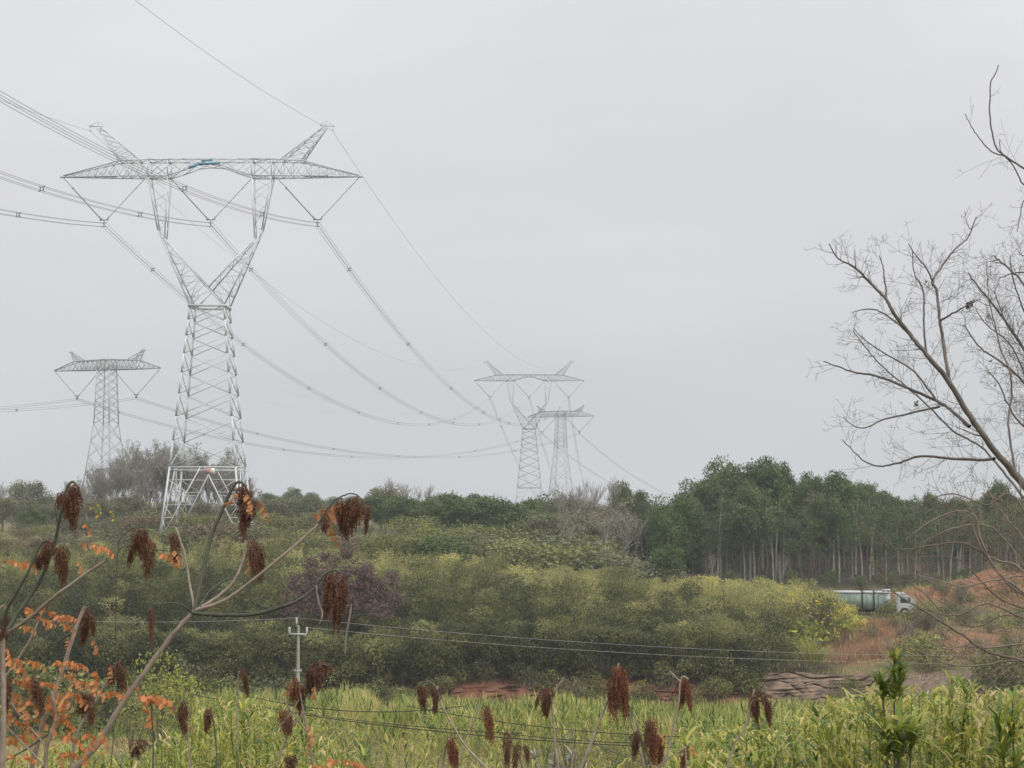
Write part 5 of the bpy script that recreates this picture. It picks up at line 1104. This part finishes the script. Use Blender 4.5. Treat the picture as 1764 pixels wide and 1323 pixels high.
# ------------------------------------------------------------------ bare tree at the right edge
def twigs(rng, g, pts, r0, dens, Lr, gen, wmin=.0018, tint=.4):
    seg = np.linalg.norm(np.diff(pts, axis=0), axis=1); arc = np.concatenate(([0], np.cumsum(seg))); tot = arc[-1]; n = max(1, int(tot * dens)); sgn = rng.choice([-1, 1])
    for k in range(n):
        s = rng.uniform(.12, 1) * tot; q = np.array([np.interp(s, arc, pts[:, j]) for j in range(3)]); i = min(np.searchsorted(arc, s), len(pts) - 1); b = unit(pts[i] - pts[i - 1])
        sgn = -sgn; side = unit(np.cross(b, (0, 1., 0))) * sgn + np.array((0, rng.normal() * .5, 0)); a = rng.uniform(.55, 1.0)
        d = unit(b * math.cos(a) + side * math.sin(a)); L = rng.uniform(*Lr) * (1 - .65 * s / tot); m = 5; P_ = [q]; cv = rng.normal(size=3) * .1; cv[2] += .10
        for j in range(m): d = unit(d + cv * .6 + rng.normal(size=3) * .07); P_.append(P_[-1] + d * L / m)
        P_ = np.array(P_); r = max(wmin, min(r0 * .32, .0042) * rng.uniform(.6, 1)); tube(g, P_, np.linspace(r, wmin * .8, m + 1), 4 if r > .004 else 3, np.clip(tint + rng.normal() * .2, 0, 1))
        if gen > 0: twigs(rng, g, P_, r, dens * 1.25, (Lr[0] * .42, Lr[1] * .42), gen - 1, wmin, tint)
def bare_tree(label, Y, seed, trunk, limbs, m, tw=(3.2, (.22, .6), 2), name='bare_tree', k0=1.0, wmin=.0013, lw=.82):
    rng = np.random.default_rng(seed); u0, v0 = trunk[2][0][:2]; b = P(u0, v0, Y); T = empty(name, b); tag(T, label, 'tree' if name == 'bare_tree' else 'shrub')
    for i, (w0, w1, pl_) in enumerate([trunk] + limbs):
        pts = smooth(np.array([P(q[0], q[1], Y + (q[2] if len(q) > 2 else 0)) for q in pl_]) - b, 6); kx = Y / F_PX / 2
        g = G(); n = len(pts); pts[1:-1] += rng.normal(size=(n - 2, 3)) * .002 * Y / 15; rr = np.linspace(w0 * lw, w1 * lw * .86, n) * kx
        tube(g, pts, rr, 8 if w0 > 6 else 5, .4 + rng.uniform(-.25, .25)); twigs(rng, g, pts, float(rr.mean()), tw[0] * (.3 if name == 'bare_tree' and Y < 16 and pl_[-1][1] < 360 else 1), tw[1], tw[2], wmin)
        g.build('trunk' if i == 0 else 'branch', M[m], T, True)
    return T, b
gz = lambda x, Y: float(H(x, Y))
Tb, bb = bare_tree('leafless tree leaning in from the right edge against the sky with fine forked twigs', 15.0, 700,
 (26, 18, [(1930, 1660, 0), (1890, 1300, 0), (1850, 1020, 0), (1800, 880, 0), (1764, 836, 0), (1735, 800, -.1)]),
 [(14, 2.5, [(1735, 800, -.1), (1705, 766, -.2), (1665, 708, -.3), (1635, 657, -.4), (1596, 611, -.5), (1568, 576, -.5), (1540, 540, -.6), (1527, 516, -.6), (1500, 488, -.6), (1470, 459, -.7), (1445, 446, -.7), (1428, 420, -.7)]),
  (8, 2.5, [(1635, 657, -.4), (1625, 588, -.3), (1619, 553, -.3), (1614, 502, -.2), (1606, 485, -.2), (1625, 455, -.1), (1645, 430, -.1), (1668, 408, 0), (1682, 373, 0)]),
  (4, 2, [(1606, 485, -.2), (1596, 462, -.3), (1579, 442, -.3), (1565, 420, -.4)]),
  (8, 2.5, [(1670, 735, -.3), (1640, 708, -.1), (1614, 691, 0), (1556, 665, .1), (1510, 648, .2), (1470, 641, .2), (1445, 632, .3), (1418, 622, .3)]),
  (7, 2, [(1713, 790, -.1), (1690, 792, .1), (1637, 790, .2), (1585, 786, .3), (1550, 797, .3), (1516, 803, .3), (1490, 795, .4), (1470, 777, .4), (1450, 757, .4)]),
  (5, 2, [(1619, 700, 0), (1573, 711, .1), (1522, 723, .1), (1487, 737, .1), (1465, 730, .2), (1453, 718, .2)]),
  (6, 2.5, [(1764, 858, .1), (1728, 812, .3), (1690, 770, .5), (1640, 740, .6), (1590, 690, .6), (1530, 640, .7), (1500, 610, .7), (1470, 570, .7)]),
  (6, 2, [(1750, 815, 0), (1745, 790, .1), (1737, 731, .2), (1743, 680, .3), (1740, 640, .3), (1723, 599, .4), (1712, 550, .4), (1703, 513, .4), (1700, 450, .4)]),
  (5, 2, [(1596, 611, -.5), (1592, 560, -.4), (1590, 500, -.3), (1575, 470, -.3), (1572, 430, -.3)]),
  (5, 2, [(1568, 576, -.5), (1530, 545, -.3), (1500, 532, -.2), (1468, 538, -.2)]),
  (5, 2, [(1614, 691, 0), (1575, 640, 0), (1530, 612, .1), (1495, 590, .1), (1470, 565, .1)]),
  (5, 2, [(1619, 553, -.3), (1640, 540, -.4), (1668, 525, -.5), (1690, 515, -.5)]),
  (4, 2, [(1527, 516, -.6), (1524, 480, -.6), (1520, 455, -.6), (1515, 440, -.6)]),
  (5, 2.5, [(1800, 310, .5), (1764, 290, .5), (1728, 266, .5), (1714, 249, .5), (1706, 203, .5), (1706, 146, .5), (1714, 128, .5), (1721, 112, .5)]),
  (3.5, 2, [(1728, 268, .5), (1710, 262, .5), (1688, 240, .5), (1672, 215, .5), (1662, 196, .5)]),
  (4, 2, [(1800, 340, .5), (1764, 318, .5), (1745, 285, .5), (1725, 262, .5), (1722, 240, .5)]),
  (3, 2, [(1790, 330, .4), (1764, 345, .4), (1758, 370, .4), (1752, 400, .4)]), (3, 2, [(1800, 440, .4), (1764, 440, .4), (1752, 432, .4)])], 'near_twig', (13, (.10, .6), 2))
for k, (u, v, s) in enumerate(((1674, 526, .05), (1577, 698, .03), (1595, 486, .022), (1706, 622, .016), (1715, 665, .014))):
    g = G(); rng = np.random.default_rng(710 + k); n = 14; leaves(g, rng.normal(size=(n, 3)) * s * .25 + (0, 0, s * .4), rdir(n, rng, -.5), rdir(n, rng), s * rng.uniform(.5, 1.0, n), s * .6, .4)
    o = g.build('withered_leaf', M['near_twig'], Tb); o.location = [float(c) for c in (P(u, v, 14.7) - bb)]
bare_tree('second leafless tree with dense fine twigs at the right edge behind the leaning one', 18.0, 720,
 (18, 12, [(1990, 1500), (1960, 1200), (1930, 980), (1900, 860)]),
 [(9, 3, [(1900, 860), (1830, 740), (1790, 650), (1750, 580), (1715, 530), (1690, 500), (1668, 470)]), (8, 3, [(1900, 860), (1850, 700), (1800, 580), (1770, 500), (1735, 460), (1710, 440)]),
  (7, 3, [(1880, 800), (1800, 700), (1755, 650), (1720, 620), (1690, 600), (1660, 560)]), (6, 2.5, [(1860, 700), (1810, 560), (1780, 480), (1750, 470), (1720, 480)]), (6, 2.5, [(1870, 780), (1800, 760), (1750, 720), (1720, 660), (1700, 640)]), (6, 2.5, [(1880, 800), (1810, 690), (1770, 610), (1735, 560), (1712, 500)]), (5, 2, [(1850, 720), (1790, 620), (1765, 540), (1745, 480), (1740, 440)]), (5, 2, [(1850, 740), (1790, 700), (1745, 600), (1700, 560), (1680, 530)])],
 'near_twig', (17, (.15, .65), 2))
bare_tree('tangled leafless reddish branches crossing low at the right edge in front of the red mound', 13.0, 740,
 (16, 11, [(1960, 1560), (1930, 1300), (1880, 1150), (1840, 1080)]),
 [(6, 2, [(1840, 1080), (1764, 1020), (1718, 985), (1690, 930), (1680, 890), (1650, 880), (1600, 900), (1560, 930)]),
  (6, 2, [(1900, 1180), (1764, 1138), (1700, 1122), (1655, 1092), (1620, 1070), (1580, 1045), (1540, 1020), (1512, 985), (1497, 965)]),
  (5, 2, [(1850, 1100), (1790, 1040), (1740, 1010), (1700, 960), (1660, 935), (1600, 940), (1548, 946), (1510, 915)]),
  (5, 2, [(1900, 1180), (1800, 1146), (1740, 1138), (1690, 1146), (1640, 1145), (1600, 1130), (1565, 1110)]),
  (5, 2, [(1850, 1090), (1764, 985), (1720, 965), (1690, 945), (1672, 880), (1680, 840)]),
  (4, 2, [(1850, 1090), (1780, 1000), (1720, 998), (1660, 1010), (1620, 1000), (1560, 985)]),
  (4, 2, [(1840, 1060), (1764, 930), (1740, 900), (1710, 860), (1700, 830)]),
  (4, 2, [(1850, 1120), (1764, 1110), (1700, 1116), (1660, 1112), (1630, 1118), (1590, 1100)]),
  (4, 2, [(1764, 1130), (1740, 1150), (1700, 1185), (1680, 1210)]),
  (4, 2, [(1850, 1050, .3), (1800, 960, .3), (1770, 900, .3), (1740, 870, .3), (1690, 850, .3)]), (4, 2, [(1850, 1070, .5), (1790, 1010, .5), (1740, 940, .5), (1700, 905, .5), (1640, 910, .5), (1590, 935, .5)]),
  (4, 2, [(1850, 1100, .4), (1780, 1070, .4), (1730, 1060, .4), (1680, 1080, .4), (1630, 1060, .4), (1590, 1020, .4), (1560, 1000, .4)]), (4, 2, [(1840, 1060, .6), (1780, 940, .6), (1760, 860, .6), (1755, 800, .6)]), (4, 2, [(1850, 1080, .2), (1770, 1050, .2), (1720, 1030, .2), (1670, 980, .2), (1640, 960, .2), (1580, 960, .2)]),
  (4, 2, [(1840, 1060), (1790, 960), (1764, 880), (1735, 850), (1700, 870), (1640, 850), (1590, 866), (1560, 880)]),
  (4, 2, [(1900, 1150), (1800, 1080), (1750, 1060), (1700, 1040), (1650, 1060), (1600, 1050), (1575, 1020)])],
 'red_twig', (13, (.12, .65), 2), wmin=.0013, lw=.95)

# ------------------------------------------------------------------ air
hz = bpy.data.meshes.new('haze'); gzb = G(); box(gzb, (0, 600, 15), (1180, 1360, 90))
hm = bpy.data.materials.new('haze_air'); hm.use_nodes = True; ht = hm.node_tree; ht.nodes.clear()
ho = ht.nodes.new('ShaderNodeOutputMaterial'); hv = ht.nodes.new('ShaderNodeVolumePrincipled')
hv.inputs['Color'].default_value = (0.93, 0.96, 1.0, 1); hv.inputs['Density'].default_value = 0.00027
ht.links.new(hv.outputs[0], ho.inputs['Volume'])
o = gzb.build('haze', hm); tag(o, 'thin pale haze filling the air of the valley', 'haze', kind='stuff')
